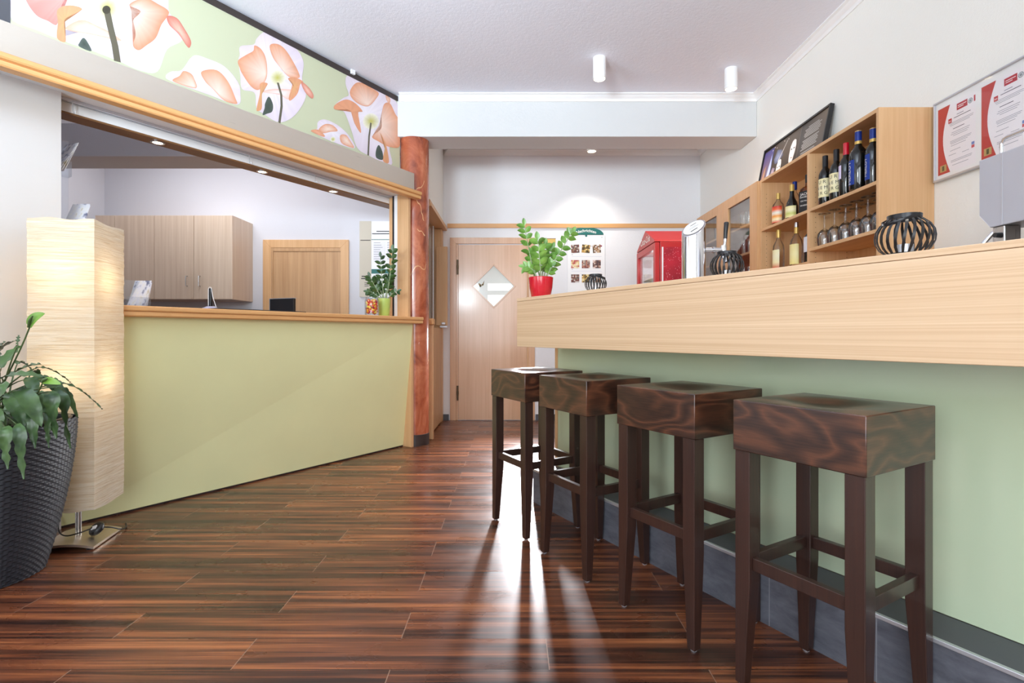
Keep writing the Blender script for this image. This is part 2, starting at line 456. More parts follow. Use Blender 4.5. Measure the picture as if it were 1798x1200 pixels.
def text_geo(s, bold=0):
    if (s, bold) in _tc: return _tc[(s, bold)]
    cu = bpy.data.curves.new('t', 'FONT'); cu.body = s; cu.size = 1; cu.align_x = 'CENTER'; cu.offset = bold
    cu.resolution_u = 3
    o = bpy.data.objects.new('t', cu); COL.objects.link(o)
    dg = bpy.context.evaluated_depsgraph_get(); dg.update()
    me = bpy.data.meshes.new_from_object(o.evaluated_get(dg))
    g = ([tuple(v.co) for v in me.vertices], [tuple(p.vertices) for p in me.polygons])
    bpy.data.objects.remove(o); bpy.data.curves.remove(cu); bpy.data.meshes.remove(me)
    _tc[(s, bold)] = g
    return g
def fine_text(s, bold):
    if (s, bold, 1) in _tc: return _tc[(s, bold, 1)]
    import bmesh
    vs, fs = text_geo(s, bold); bm = bmesh.new()
    bv = [bm.verts.new(v) for v in vs]
    for f in fs:
        try: bm.faces.new([bv[i] for i in f])
        except ValueError: pass
    for _ in range(3):
        bmesh.ops.triangulate(bm, faces=bm.faces, ngon_method='EAR_CLIP')
        long_ = [e for e in bm.edges if e.calc_length() > .16]
        if not long_: break
        bmesh.ops.subdivide_edges(bm, edges=long_, cuts=2)
    bm.verts.index_update()
    g = ([tuple(v.co) for v in bm.verts], [tuple(v.index for v in f.verts) for f in bm.faces]); bm.free()
    _tc[(s, bold, 1)] = g
    return g
def lettering(mb, s, size, f, mi=0, bold=0, sx=1.0, col=None, fine=False):           # f(a, b) -> xyz
    vs, fs = fine_text(s, bold) if fine else text_geo(s, bold)
    mb.add([f(x * size * sx, y * size) for x, y, z in vs], fs, mi, [col] * len(vs) if col else None)
def C(r, g, b): return lin(r, g, b)

# frames: reception counter (local x along it, local y into the office), bar (local x along it, local y behind it)
RZ_REC = R(57.0); RZ_BAR = R(-60.0)
def rec(t, y, z=0): return (.5446 * t - .8387 * y, .8387 * t + .5446 * y, z)
def bar(t, n, z=0): return (.5 * t + .8660 * n, -.8660 * t + .5 * n, z)

# ------------------------------------------------------------------ setting
XW = 2.19; ZC = 3.14
struct(box('floor', -7.2, 2.4, -3.2, 6.2, -.05, 0, 'floor'), 'dark brown striped laminate plank floor', 'floor')
struct(box('ceiling', -7.2, 2.4, -3.2, 6.2, ZC, ZC + .1, 'ceil'), 'white textured ceiling', 'ceiling')
struct(box('wall_right', XW, XW + .12, -3.2, 6.2, 0, ZC, 'wall'), 'cream right wall behind the bar', 'wall')
struct(box('wall_back', -1.06, XW, 6.0, 6.1, 0, ZC, 'wallw'), 'white back wall with the diamond window door', 'wall')
# wall behind the camera with two windows
mb = MB()
for x0, x1 in ((-7.1, -4.9), (-2.3, -1.5), (1.1, XW)): mb.box(x0, x1, -3.1, -3.0, 0, ZC)
for x0, x1 in ((-4.9, -2.3), (-1.5, 1.1)):
    mb.box(x0, x1, -3.1, -3.0, 0, .6); mb.box(x0, x1, -3.1, -3.0, 2.8, ZC)
struct(mb.build('wall_front', 'wall'), 'wall behind the camera', 'wall')
# reception wall, rotated by 57 degrees
mb = MB(); mb.box(-6.2, .958, 3.38, 3.46, 0, 2.30)
struct(mb.build('wall_left', 'panel', loc=(0, 0, 0), rotz=RZ_REC), 'smooth champagne coloured wall panel left of the reception', 'wall')
mb = MB(); mb.box(-6.2, 3.34, 3.385, 3.62, 2.33, ZC - .001)
struct(mb.build('wall_reception', 'wallw', rotz=RZ_REC), 'wall above the reception opening', 'wall')
# beam in front of the corridor
struct(box('trim_1', -1.06, XW - .001, 4.607, 4.92, 2.769, ZC - .001, 'beam', bevel=.004), 'white ceiling beam crossing the room', 'beam')
def crown(name, pts, zt, s=.06, label='white crown moulding'):
    prof = [(0, 0), (s, 0), (s, -.010), (s * .72, -.016), (s * .55, -.030), (s * .30, -.040), (.010, -s), (0, -s)]
    mb = MB()
    (ax, ay), (bx, by), (nx, ny), m0, m1 = pts
    dx, dy = bx - ax, by - ay; L = math.hypot(dx, dy); dx /= L; dy /= L
    n = len(prof); vs = []
    for (px, py), mit in (((ax, ay), m0), ((bx, by), m1)):
        for d, z in prof: vs.append((px + nx * d + dx * d * mit, py + ny * d + dy * d * mit, zt + z))
    mb.add(vs, [tuple(range(n)), tuple(range(n, 2 * n))] + [(i, (i + 1) % n, (i + 1) % n + n, i + n) for i in range(n)])
    return struct(mb.build(name, 'whitem', smooth=30), label, 'moulding')
crown('trim_2', ((-1.0, 4.6068), (XW, 4.6068), (0, -1), 0, -1), ZC - .001, label='white crown moulding along the beam')
crown('trim_3', ((XW, 4.6068), (XW, -3.0), (-1, 0), 1, 0), ZC - .001, label='white crown moulding along the right wall')
crown('trim_4', ((-.80, 5.999), (XW, 5.999), (0, -1), 1, -1), ZC - .001, label='white crown moulding above the back door')
crown('trim_5', ((XW, 5.999), (XW, 4.921), (-1, 0), 1, 0), ZC - .001, .06, 'white crown moulding on the right wall behind the beam')
struct(box('trim_6', -.752, XW - .001, 5.982, 5.9995, 2.238, 2.288, 'beechx', bevel=.003), 'beech rail along the back wall above the door', 'rail')
mb = MB(); mb.box(-.80, -.735, 5.985, 5.9995, 0, .07); mb.box(.275, XW - .02, 5.985, 5.9995, 0, .07)
struct(mb.build('baseboard_back', 'grey'), 'dark grey baseboard of the back wall', 'baseboard')
mb = MB(); mb.box(XW - .012, XW - .0005, -3, 5.98, 0, .07)
struct(mb.build('baseboard_right', 'grey'), 'dark grey baseboard of the right wall', 'baseboard')
# office behind the reception
struct(box('wall_office', -4.35, -1.061, 5.4, 5.5, 0, ZC - .002, 'office'), 'white back wall of the office', 'wall')
mb = MB(); mb.box(-4.36, -4.27, 2.2, 5.4, 0, ZC - .002)
struct(mb.build('wall_office_left', 'office'), 'left wall of the office', 'wall')
struct(box('trim_7', -4.269, -1.80, 4.05, 4.35, 2.40, 2.66, 'office'), 'white beam under the office ceiling', 'beam')
mb = MB(); mb.box(-4.269, -1.07, 5.36, 5.399, 2.87, 2.94, 0); mb.box(-4.269, -4.23, 4.36, 5.36, 2.87, 2.94, 0)
struct(mb.build('trim_8', 'browntrim', bevel=.006), 'brown wooden cornice around the top of the office wall', 'cornice')
# corridor wall on the left, above and around the half door
mb = MB(); mb.box(-.98, -.80, 4.80, 5.999, 2.275, ZC - .001); mb.box(-1.06, -.92, 4.95, 5.999, 0, 2.275)
struct(mb.build('wall_corridor', 'wall'), 'cream corridor wall above the half door', 'wall')
mb = MB()
mb.prism([(-.95, 2.205), (-.755, 2.205), (-.755, 2.235), (-.77, 2.24), (-.765, 2.262), (-.78, 2.275), (-.95, 2.275)], 4.83, 5.998, lambda p, q, e: (p, e, q))
struct(mb.build('trim_9', 'beechy', bevel=.002), 'beech cornice over the corridor half door', 'cornice')
# column
co = MB().lathe([(0, 0), (.133, 0), (.133, .10), (.130, .102)], 48, mi=1).lathe([(.130, .10), (.130, 2.768), (0, 2.768)], 48)
struct(co.build('column', ['marble', 'dark'], smooth=40, loc=(-.892, 4.72, 0)), 'round red marble column at the end of the reception', 'column')

# ------------------------------------------------------------------ back door with the diamond pane
d = thing('door_1', 'beech door with a diamond-shaped pane in the back wall', 'door', (-.2225, 6.0, 0))
d['kind'] = 'structure'
mb = MB()
def ringframe(mb, x0, x1, z1, w, y0, y1, mi=0):
    for poly in ([(x0, 0), (x0 + w, 0), (x0 + w, z1 - w), (x0, z1)], [(x1 - w, 0), (x1, 0), (x1, z1), (x1 - w, z1 - w)], [(x0, z1), (x0 + w, z1 - w), (x1 - w, z1 - w), (x1, z1)]):
        mb.prism(poly, y0, y1, lambda p, q, e: (p, e, q), mi)
ringframe(mb, -.497, .487, 2.124, .072, -.022, -.0005)
mb.box(-.425, -.402, -.012, -.0005, 0, 2.05); mb.box(.396, .415, -.012, -.0005, 0, 2.05, 1)
mb.build('door_frame', ['door', 'beechc'], d, bevel=.003)
# leaf with a square hole standing on its corner
cx, cz, hr = .0105, 1.560, .250
x0, x1, z0, z1 = -.400, .395, .008, 2.04
mb = MB()
Y0, Y1 = -.014, -.001
dm = [(cx - hr, cz), (cx, cz - hr), (cx + hr, cz), (cx, cz + hr)]
oc = [(x0, z0), (x1, z0), (x1, z1), (x0, z1)]
mids = [(x0, cz), (cx, z0), (x1, cz), (cx, z1)]
for i in range(4):
    a = dm[i]; b = dm[(i + 1) % 4]; poly = [a, mids[i], oc[i], mids[(i + 1) % 4], b]
    mb.prism(poly, Y0, Y1, lambda p, q, e: (p, e, q))
leaf = mb.build('door_leaf', 'door', d)
mb = MB()
for i in range(4):
    a = Vector(dm[i]); b = Vector(dm[(i + 1) % 4]); c0 = Vector((cx, cz))
    k0, k1 = 1.04, .95
    mb.prism([tuple(c0 + (a - c0) * k0), tuple(c0 + (b - c0) * k0), tuple(c0 + (b - c0) * k1), tuple(c0 + (a - c0) * k1)], -.019, -.012, lambda p, q, e: (p, e, q))
fr = mb.build('pane_frame', 'door', leaf, bevel=.002)
mb = MB(); mb.prism([tuple(Vector((cx, cz)) + (Vector(p) - Vector((cx, cz))) * .97) for p in dm], -.010, -.006, lambda p, q, e: (p, e, q))
M['litpane'] = plain('bright_pane', lin(212, 212, 203), .12, spec=.4)
M['litband'] = plain('painted_window_glow', lin(240, 240, 240), .06, emit=(1, 1, 1, 1), estr=.5)  # brightness of windows beyond the door, put in as glowing stripes
mb.build('pane', 'litpane', leaf)
mb = MB()
def clipd(x, z): return (x, -.0105, z)
mb.add([clipd(*p) for p in [(cx - .07, 1.592), (cx + .195, 1.592), (cx + .222, 1.56), (cx + .175, 1.510), (cx - .07, 1.510)]], [(0, 1, 2, 3, 4)])
mb.add([clipd(*p) for p in [(cx - .07, 1.458), (cx + .13, 1.458), (cx, 1.33), (cx - .07, 1.40)]], [(0, 1, 2, 3)])
mb.add([clipd(*p) for p in [(cx - .235, 1.56), (cx - .20, 1.592), (cx - .17, 1.592), (cx - .17, 1.51), (cx - .185, 1.51)]], [(0, 1, 2, 3, 4)])
mb.build('window_glow_stripe', 'litband', leaf, recalc=False)
# butterfly sticker
mb = MB(); bx, bz = cx - .146, 1.586
def bf(ps, col): mb.add([(bx + x * .034, -.0125, bz + z * .034) for x, z in ps], [tuple(range(len(ps)))], 0, [col] * len(ps))
br, yl = C(84, 70, 40), C(206, 160, 84)
bf([(0, -.3), (.5, .1), (1.1, 1.2), (.95, .3), (.8, -.4), (.3, -.7)], br); bf([(0, -.3), (-.4, .1), (-1.1, .2), (-.8, -.4), (-.4, -1.1), (.1, -.9)], br)
mb2 = mb
def bf2(ps, col): mb.add([(bx + x * .034, -.0130, bz + z * .034) for x, z in ps], [tuple(range(len(ps)))], 0, [col] * len(ps))
bf2([(.3, -.2), (.6, .1), (.9, .7), (.75, .1)], yl); bf2([(-.2, -.3), (-.5, -.05), (-.8, 0), (-.5, -.4)], yl); bf2([(.1, -.45), (.3, -.3), (.5, -.5), (.3, -.6)], yl)
mb.build('butterfly_sticker', 'print', leaf, recalc=False)
for hz in (1.78, .32):
    MB().lathe([(0, -.085), (.010, -.085), (.010, .085), (0, .085)], 14).lathe([(.012, -.02), (.012, .02)], 14).build('hinge', 'brass', d, smooth=40, loc=(-.408, -.030, hz))

# ------------------------------------------------------------------ office door
d = thing('door_2', 'beech door of the office seen through the reception opening', 'door', (-2.15, 5.4, 0)); d['kind'] = 'structure'
mb = MB(); ringframe(mb, -.452, .444, 1.99, .085, -.02, -.0005); mb.build('door_frame', 'beechc', d, bevel=.003)
mb = MB(); mb.box(-.367, -.345, -.018, -.0005, 0, 1.905); mb.box(-.345, .359, -.016, -.0005, 1.87, 1.905); mb.build('door_lining', 'officedoor', d)
box('door_leaf', -.345, .359, -.008, -.0005, .005, 1.87, 'officedoor', d)

# ------------------------------------------------------------------ half door in the corridor wall
d = thing('door_3', 'split half door with a ledge beside the red column', 'door', (-.80, 5.4, 0)); d['kind'] = 'structure'
box('near_jamb', -.06, .05, -.50, -.45, 0, 1.09, 'beechc', d, .004)
box('ledge', -.09, .056, -.52, -.42, 1.09, 1.152, 'beechx', d, .012)
box('lower_leaf', -.04, .0, -.445, .44, .015, 1.07, 'officedoor', d, .003)
box('far_jamb', -.12, .0, .46, .598, 0, 2.20, 'beechc', d, .003)
ul = box('upper_leaf', -.055, .07, .40, .435, 1.10, 1.99, 'beechc', d, .004)
mb = MB(); mb.box(-.01, .075, .385, .402, 1.075, 1.098); mb.box(.01, .05, .375, .39, 1.11, 1.135); mb.build('latch', 'alu', ul, bevel=.003)
box('pane', -.085, -.08, -.42, .44, 1.16, 2.2, 'pane', d)
mb = MB(); mb.box(-.078, -.066, .30, .315, 1.16, 2.2); mb.box(-.076, -.066, .33, .345, 1.16, 2.2, 1); mb.build('pane_track', ['white', 'black'], d)
for hz in (.97, .26): box('hinge', .0, .012, -.41, -.37, hz, hz + .10, 'black', d, .003)

# ------------------------------------------------------------------ reception counter
rc = thing('reception_counter', 'reception counter with pale green front and beech ledge', 'counter', (0, 0, 0), RZ_REC)
mb = MB()
bl, br_ = (.958, 3.392), (3.332, 3.322)
vs = []
for (t, y) in (bl, br_):
    vs += [(t, y, .012), (t, 3.205, 1.094), (t, 3.26, 1.094), (t, y + .05, .012)]
mb.add(vs, [(0, 1, 2, 3), (4, 7, 6, 5), (0, 4, 5, 1), (1, 5, 6, 2), (2, 6, 7, 3), (3, 7, 4, 0)])
mb.build('front_panel', 'green', rc)
mb = MB(); mb.prism([(.958, 3.40), (3.332, 3.33), (3.332, 3.40), (.958, 3.46)], 0, .012, lambda p, q, e: (p, q, e)); mb.build('plinth', 'dark', rc)
box('end_panel', 3.332, 3.360, 3.222, 3.326, 0, 1.094, 'beechc', rc, .002)
nose = [(3.150, 1.094), (3.143, 1.100), (3.143, 1.120), (3.148, 1.1235), (3.139, 1.1245), (3.136, 1.130), (3.136, 1.146), (3.141, 1.152), (3.56, 1.152), (3.56, 1.094)]
mb = MB(); mb.prism(nose, .958, 3.395, lambda p, q, e: (e, p, q))
# notch the ledge around the column by ending its rear part earlier
mb = MB(); mb.prism([q for q in nose[:8]] + [(3.19, 1.152), (3.19, 1.094)], .958, 3.395, lambda p, q, e: (e, p, q))
mb.box(.958, 3.31, 3.1885, 3.56, 1.094, 1.152)
mb.build('ledge', 'beechx', rc)
# canopy above the opening
cn = thing('reception_canopy', 'champagne fascia with beech moulding above the reception opening', 'canopy', (0, 0, 0), RZ_REC)
box('fascia', -5.5, 3.313, 3.17, 3.20, 2.243, 2.408, 'fascia', cn, .002)
mb = MB(); mb.prism([(3.17, 2.180), (3.115, 2.180), (3.110, 2.186), (3.110, 2.204), (3.118, 2.209), (3.104, 2.213), (3.100, 2.220), (3.100, 2.236), (3.108, 2.2425), (3.17, 2.2425)], -5.5, 3.335, lambda p, q, e: (e, p, q))
mb.build('moulding', 'beechx', cn)
mb = MB(); mb.box(.6, 3.30, 3.1705, 3.47, 2.2435, 2.26); mb.box(-5.5, .6, 3.1705, 3.379, 2.2435, 2.26); mb.build('soffit', 'white', cn)
mb = MB(); mb.box(.6, 3.30, 3.2, 3.384, 2.33, 2.345); mb.build('top_cover', 'white', cn)
hb = MB().box(.6, 3.45, 3.47, 3.58, 2.182, 2.33).build('header_board', 'whitem', cn, bevel=.003)
mb = MB(); mb.box(.6, 3.45, 3.4705, 3.585, 2.172, 2.182); mb.build('header_edging', 'browntrim', hb)
mb = MB(); mb.box(.965, 3.325, 3.455, 3.468, 2.228, 2.243); mb.box(.965, 3.325, 3.43, 3.445, 2.228, 2.243); mb.build('curtain_track', 'alu', cn)
# post and sliding-pane track at the right end of the opening
pt = thing('reception_post', 'slim beech post between ledge and canopy beside the red column', 'post', rec(3.315, 3.28, 1.152), RZ_REC)
box('post', -.015, .015, -.05, .084, 0, 1.0905, 'beechc', pt, .002)
mb = MB(); mb.box(-.012, .0, .085, .125, 0, 1.0905); mb.box(-.012, .0, .125, .147, 0, 1.0905, 1); mb.box(-.014, .0, .147, .185, 0, 1.0905, 2)
mb.build('pane_track', ['white', 'black', 'beechc'], pt)
for k, (t, w) in enumerate(((1.46, 'left'), (2.13, 'middle'), (2.74, 'right'))):
    s_ = thing('recessed_spotlight', f'small lit round spotlight under the canopy edge, {w} one of three', 'spotlight', rec(t, 3.525, 2.172), 0, 'spotlights in the reception canopy')
    MB().lathe([(.038, 0), (.038, -.003), (.028, -.005), (.026, -.001)], 24).build('trim_ring', 'chrome', s_, smooth=40)
    MB().lathe([(0, -.003), (.0265, -.003)], 24).build('lens', 'lampglow', s_)
    x_, y_, z_ = rec(t, 3.525, 2.15); spot('spotlight_beam', (x_, y_, z_), (x_, y_, 0), 6, (1, .86, .68), 100, .7, .02)
for t, w in ((1.02, 'left'), (1.98, 'middle'), (2.50, 'right')):
    tag(MB().tube([(0, 0, .06), (0, 0, .015), (.006, 0, .0), (.015, 0, .004), (.016, 0, .016)], .0022, 8).build('hook', 'alu', loc=rec(t, 3.43, 2.168), smooth=60), f'small wire hook hanging from the canopy track, {w} one of three', 'hook', 'hooks on the canopy track')

# ------------------------------------------------------------------ poppy mural above the canopy
mu = thing('poppy_mural', 'long printed panel of orange poppies above the reception canopy', 'mural', (0, 0, 0), RZ_REC)
MY = 3.370
def on_mural(px, py):
    rx, rz = (px - 899) / 905, (587.5 - py) / 905
    Y = -MY / (.8387 * rx - .5446)
    return (Y * (rx * .5446 + .8387), 1 + rz * Y)
box('backing', .764, 3.338, MY, 3.384, 2.36, 3.085, 'white', mu)
box('top_rail', .764, 3.338, 3.362, 3.384, 3.085, 3.128, 'dark', mu)
box('edge_strip', .715, .763, 3.366, 3.384, 2.36, 3.128, 'grey', mu)
layer = [0]; mr = random.Random(8)
TMIN, TMAX, ZMIN, ZMAX = .765, 3.337, 2.362, 3.084
def mclamp(p): return (min(max(p[0], TMIN), TMAX), min(max(p[1], ZMIN), ZMAX))
mb = MB()
def shade(a, b, k): return tuple(x + (y - x) * k for x, y in zip(a, b))
def petal(px, inner, outer, org=(0, 0), sc=3.0, ctr=None, mid=.5):
    layer[0] += 1; y = MY - .0004 - layer[0] * .00012
    pts = [mclamp(on_mural(org[0] + x / sc, org[1] + yy / sc)) for x, yy in px]
    if ctr: c = on_mural(org[0] + ctr[0] / sc, org[1] + ctr[1] / sc)
    else: c = (sum(p[0] for p in pts) / len(pts), sum(p[1] for p in pts) / len(pts))
    c = mclamp(c)
    # smooth outline (closed Catmull-Rom)
    n = len(pts); sm = []
    for i in range(n):
        p0, p1, p2, p3 = pts[i - 1], pts[i], pts[(i + 1) % n], pts[(i + 2) % n]
        for u in (0, .2, .4, .6, .8):
            sm.append(mclamp(tuple(.5 * (2 * b + (c_ - a) * u + (2 * a - 5 * b + 4 * c_ - d_) * u * u + (-a + 3 * b - 3 * c_ + d_) * u ** 3) for a, b, c_, d_ in zip(p0, p1, p2, p3))))
    m = len(sm)
    rings = [0, .35, .7, 1.0]; jit = [1 + mr.uniform(-.07, .03) for _ in range(m)]; vs = [(c[0], y, c[1])]; cs = [inner]
    for r in rings[1:]:
        for p in sm:
            vs.append((c[0] + (p[0] - c[0]) * r, y, c[1] + (p[1] - c[1]) * r)); cs.append(tuple(x * jit[len(vs) % m] for x in shade(inner, outer, min(1, r ** 1.2))))
    fs = [(0, 1 + i, 1 + (i + 1) % m) for i in range(m)]
    for k in range(2):
        o = 1 + k * m
        fs += [(o + i, o + m + i, o + m + (i + 1) % m, o + (i + 1) % m) for i in range(m)]
    mb.add(vs, fs, 0, cs)
def stem(px, w, col, org, sc=3.0):
    layer[0] += 1; y = MY - .0004 - layer[0] * .00012
    P = [on_mural(org[0] + x / sc, org[1] + yy / sc) for x, yy in px]; vs = []
    for i, p in enumerate(P):
        a, b = P[max(i - 1, 0)], P[min(i + 1, len(P) - 1)]
        tx, tz = b[0] - a[0], b[1] - a[1]; L = math.hypot(tx, tz)
        for s_ in (-1, 1): q = mclamp((p[0] - tz / L * w * s_, p[1] + tx / L * w * s_)); vs.append((q[0], y, q[1]))
    mb.add(vs, [(2 * i, 2 * i + 1, 2 * i + 3, 2 * i + 2) for i in range(len(P) - 1)], 0, [col] * len(vs))
def disc(px, r, inner, outer, org, sc=3.0):
    petal([(px[0] + r * math.cos(a * .785), px[1] + r * math.sin(a * .785)) for a in range(8)], inner, outer, org, sc)
SAGE = C(200, 203, 172)
mb.add([(TMIN, MY - .0004, ZMIN), (TMAX, MY - .0004, ZMIN), (TMAX, MY - .0004, ZMAX), (TMIN, MY - .0004, ZMAX)], [(0, 1, 2, 3)], 0, [SAGE] * 4)
WH, WH2 = C(240, 234, 241), C(228, 214, 226)
OR, OR2 = C(246, 222, 208), C(226, 158, 122)
PK = C(226, 146, 136); OC = C(214, 168, 118); OC2 = C(226, 160, 120)
YE, YE2 = C(196, 190, 92), C(244, 240, 226)
ST, LF = C(104, 98, 82), C(72, 82, 74)
A, Z2 = (0, 0), (350, 0)
# big flower at the left
petal([(0, -60), (30, 40), (70, 110), (200, 160), (305, 200), (345, 160), (340, 215), (480, 265), (620, 320), (740, 372), (830, 376), (880, 260), (960, 210), (940, 120), (890, 65), (850, -60), (500, -200), (200, -180)], WH, WH2, A)
petal([(110, -90), (135, 0), (190, 80), (250, 110), (300, 130), (318, 40), (360, -20), (420, -80), (300, -160)], C(228, 168, 160), PK, A, ctr=(380, -60))
petal([(345, 145), (430, 105), (520, 140), (580, 170), (640, 215), (560, 200), (470, 180), (380, 165)], C(248, 226, 220), C(240, 180, 152), A)
petal([(680, 25), (760, -10), (830, 20), (890, 65), (850, 130), (820, 200), (770, 240), (730, 265), (700, 240), (715, 180), (700, 110), (740, 60)], OR, C(226, 150, 116), A, ctr=(690, 60))
petal([(880, 85), (930, 95), (970, 150), (1005, 215), (1000, 248), (985, 245), (940, 180), (890, 130)], C(240, 190, 170), C(206, 120, 104), A)
petal([(303, 50), (368, 28), (432, 50), (345, 98), (338, 150), (345, 220), (300, 200), (304, 120)], OC, OC2, A)
disc((565, 45), 75, YE, YE2, A)
stem([(562, 55), (580, 140), (605, 240), (618, 325)], .016, ST, A)
disc((560, 52), 22, C(70, 64, 52), C(80, 74, 60), A)
petal([(438, 200), (460, 222), (480, 270), (416, 245), (418, 225)], LF, C(96, 106, 100), A)
# low flower half hidden by the fascia
petal([(905, 430), (872, 402), (900, 378), (955, 370), (1000, 310), (1030, 292), (1080, 305), (1180, 350), (1250, 430), (1265, 490), (1250, 552), (1100, 500)], WH, WH2, A)
petal([(910, 428), (945, 400), (965, 375), (1000, 385), (1020, 410), (1030, 466)], OR, OR2, A, ctr=(1020, 455))
petal([(1060, 378), (1140, 370), (1200, 430), (1240, 520), (1245, 548), (1180, 530), (1120, 470), (1080, 430)], OR, OR2, A, ctr=(1150, 490))
# flower in the middle
petal([(340, 165), (300, 205), (285, 235), (215, 245), (212, 290), (205, 320), (215, 400), (225, 470), (290, 490), (300, 570), (340, 602), (420, 645), (500, 610), (560, 510), (540, 420), (548, 330), (510, 250), (440, 190), (380, 178)], WH, WH2, Z2)
petal([(290, 240), (325, 260), (350, 310), (357, 390), (340, 440), (310, 475), (270, 455), (225, 390), (212, 360), (203, 320), (245, 290), (283, 268)], OR, OR2, Z2, ctr=(345, 390))
petal([(370, 240), (410, 232), (450, 260), (490, 320), (525, 390), (520, 412), (470, 405), (420, 350), (385, 300)], OR, OR2, Z2, ctr=(440, 370))
petal([(330, 485), (420, 500), (470, 525), (500, 480), (450, 470), (380, 470)], C(250, 236, 236), C(240, 190, 170), Z2)
petal([(330, 435), (358, 440), (350, 460), (330, 490), (328, 570), (310, 585), (300, 575), (318, 490), (316, 450)], OC, OC2, Z2)
petal([(465, 415), (500, 408), (545, 430), (530, 445), (515, 495), (480, 530), (470, 515), (488, 440)], C(224, 170, 120), OR2, Z2)
petal([(540, 432), (578, 465), (600, 502), (592, 520), (560, 492), (538, 450)], C(240, 190, 170), C(214, 130, 110), Z2)
disc((410, 410), 42, YE, YE2, Z2)
stem([(412, 436), (430, 500), (432, 560), (420, 648)], .0085, ST, Z2)
petal([(365, 510), (386, 550), (382, 588), (355, 600), (332, 606), (342, 570), (345, 545)], LF, C(84, 94, 86), Z2)
# small flower
petal([(590, 692), (618, 680), (622, 645), (650, 630), (690, 640), (740, 670), (790, 720), (815, 782), (700, 748)], WH, WH2, Z2)
petal([(628, 682), (660, 655), (700, 660), (727, 690), (690, 695), (650, 702)], OR, OR2, Z2)
petal([(740, 715), (770, 712), (795, 745), (812, 780), (750, 757)], OR, OR2, Z2)
petal([(585, 690), (628, 685), (660, 718), (640, 718)], C(232, 170, 140), OR2, Z2)
disc((702, 735), 14, YE, YE2, Z2)
# flower at the right end
petal([(780, 395), (840, 402), (940, 455), (1000, 490), (1040, 545), (1070, 640), (1070, 770), (1000, 775), (1010, 870), (890, 820), (830, 780), (800, 690), (760, 590), (712, 575), (715, 550), (760, 515), (785, 500), (768, 440)], WH, WH2, Z2)
petal([(820, 440), (855, 420), (900, 440), (942, 490), (930, 520), (890, 560), (840, 550), (800, 515), (792, 480)], OR, OR2, Z2, ctr=(885, 550))
petal([(970, 552), (1002, 545), (1030, 600), (1058, 650), (1058, 768), (1000, 775), (940, 745), (908, 720), (955, 680), (958, 620)], OR, OR2, Z2, ctr=(945, 660))
petal([(770, 525), (820, 545), (858, 588), (835, 595), (850, 700), (815, 650), (792, 582), (714, 578), (714, 552)], C(224, 160, 124), OR2, Z2)
petal([(950, 700), (972, 740), (988, 790), (996, 858), (965, 845), (975, 770)], OC, OC2, Z2)
petal([(980, 490), (1003, 520), (1000, 545), (985, 530)], C(240, 200, 180), C(230, 170, 140), Z2)
disc((902, 640), 42, YE, YE2, Z2)
stem([(902, 648), (892, 720), (887, 820)], .0085, ST, Z2)
petal([(943, 765), (962, 800), (964, 842), (930, 832), (928, 795)], LF, C(84, 94, 86), Z2)
mb.build('poppy_print', 'print', mu, recalc=False)

# ------------------------------------------------------------------ bar
TB0, TB1 = -2.545, .80
bc = thing('bar_counter', 'bar counter with pale maple fascia, green front and slate step', 'counter', (0, 0, 0), RZ_BAR)
box('top_slab', TB0, TB1, 1.500, 1.950, 1.188, 1.206, 'maple', bc, .002)
mb = MB(); mb.box(TB0, TB1, 1.502, 1.530, .930, 1.1875); mb.box(TB0, TB0 + .028, 1.53, 1.95, .930, 1.1875); mb.build('fascia', 'maple', bc, bevel=.002)
mb = MB(); mb.box(TB0 + .028, TB1, 1.53, 1.90, .955, .975); mb.build('underside_board', 'white', bc)
box('front_panel', -2.575, TB1, 1.809, 1.90, .199, .954, 'greenbar', bc)
box('end_panel', -2.602, -2.575, 1.805, 1.93, 0, .954, 'beechc', bc, .002)
box('step', -2.60, TB1, 1.646, 1.8085, 0, .194, 'tile', bc)
st = box('step_top', -2.60, TB1, 1.655, 1.8085, .1942, .1975, 'grey', bc)
box('edge_profile', -2.60, TB1, 1.643, 1.656, .186, .199, 'alu', st, .002)

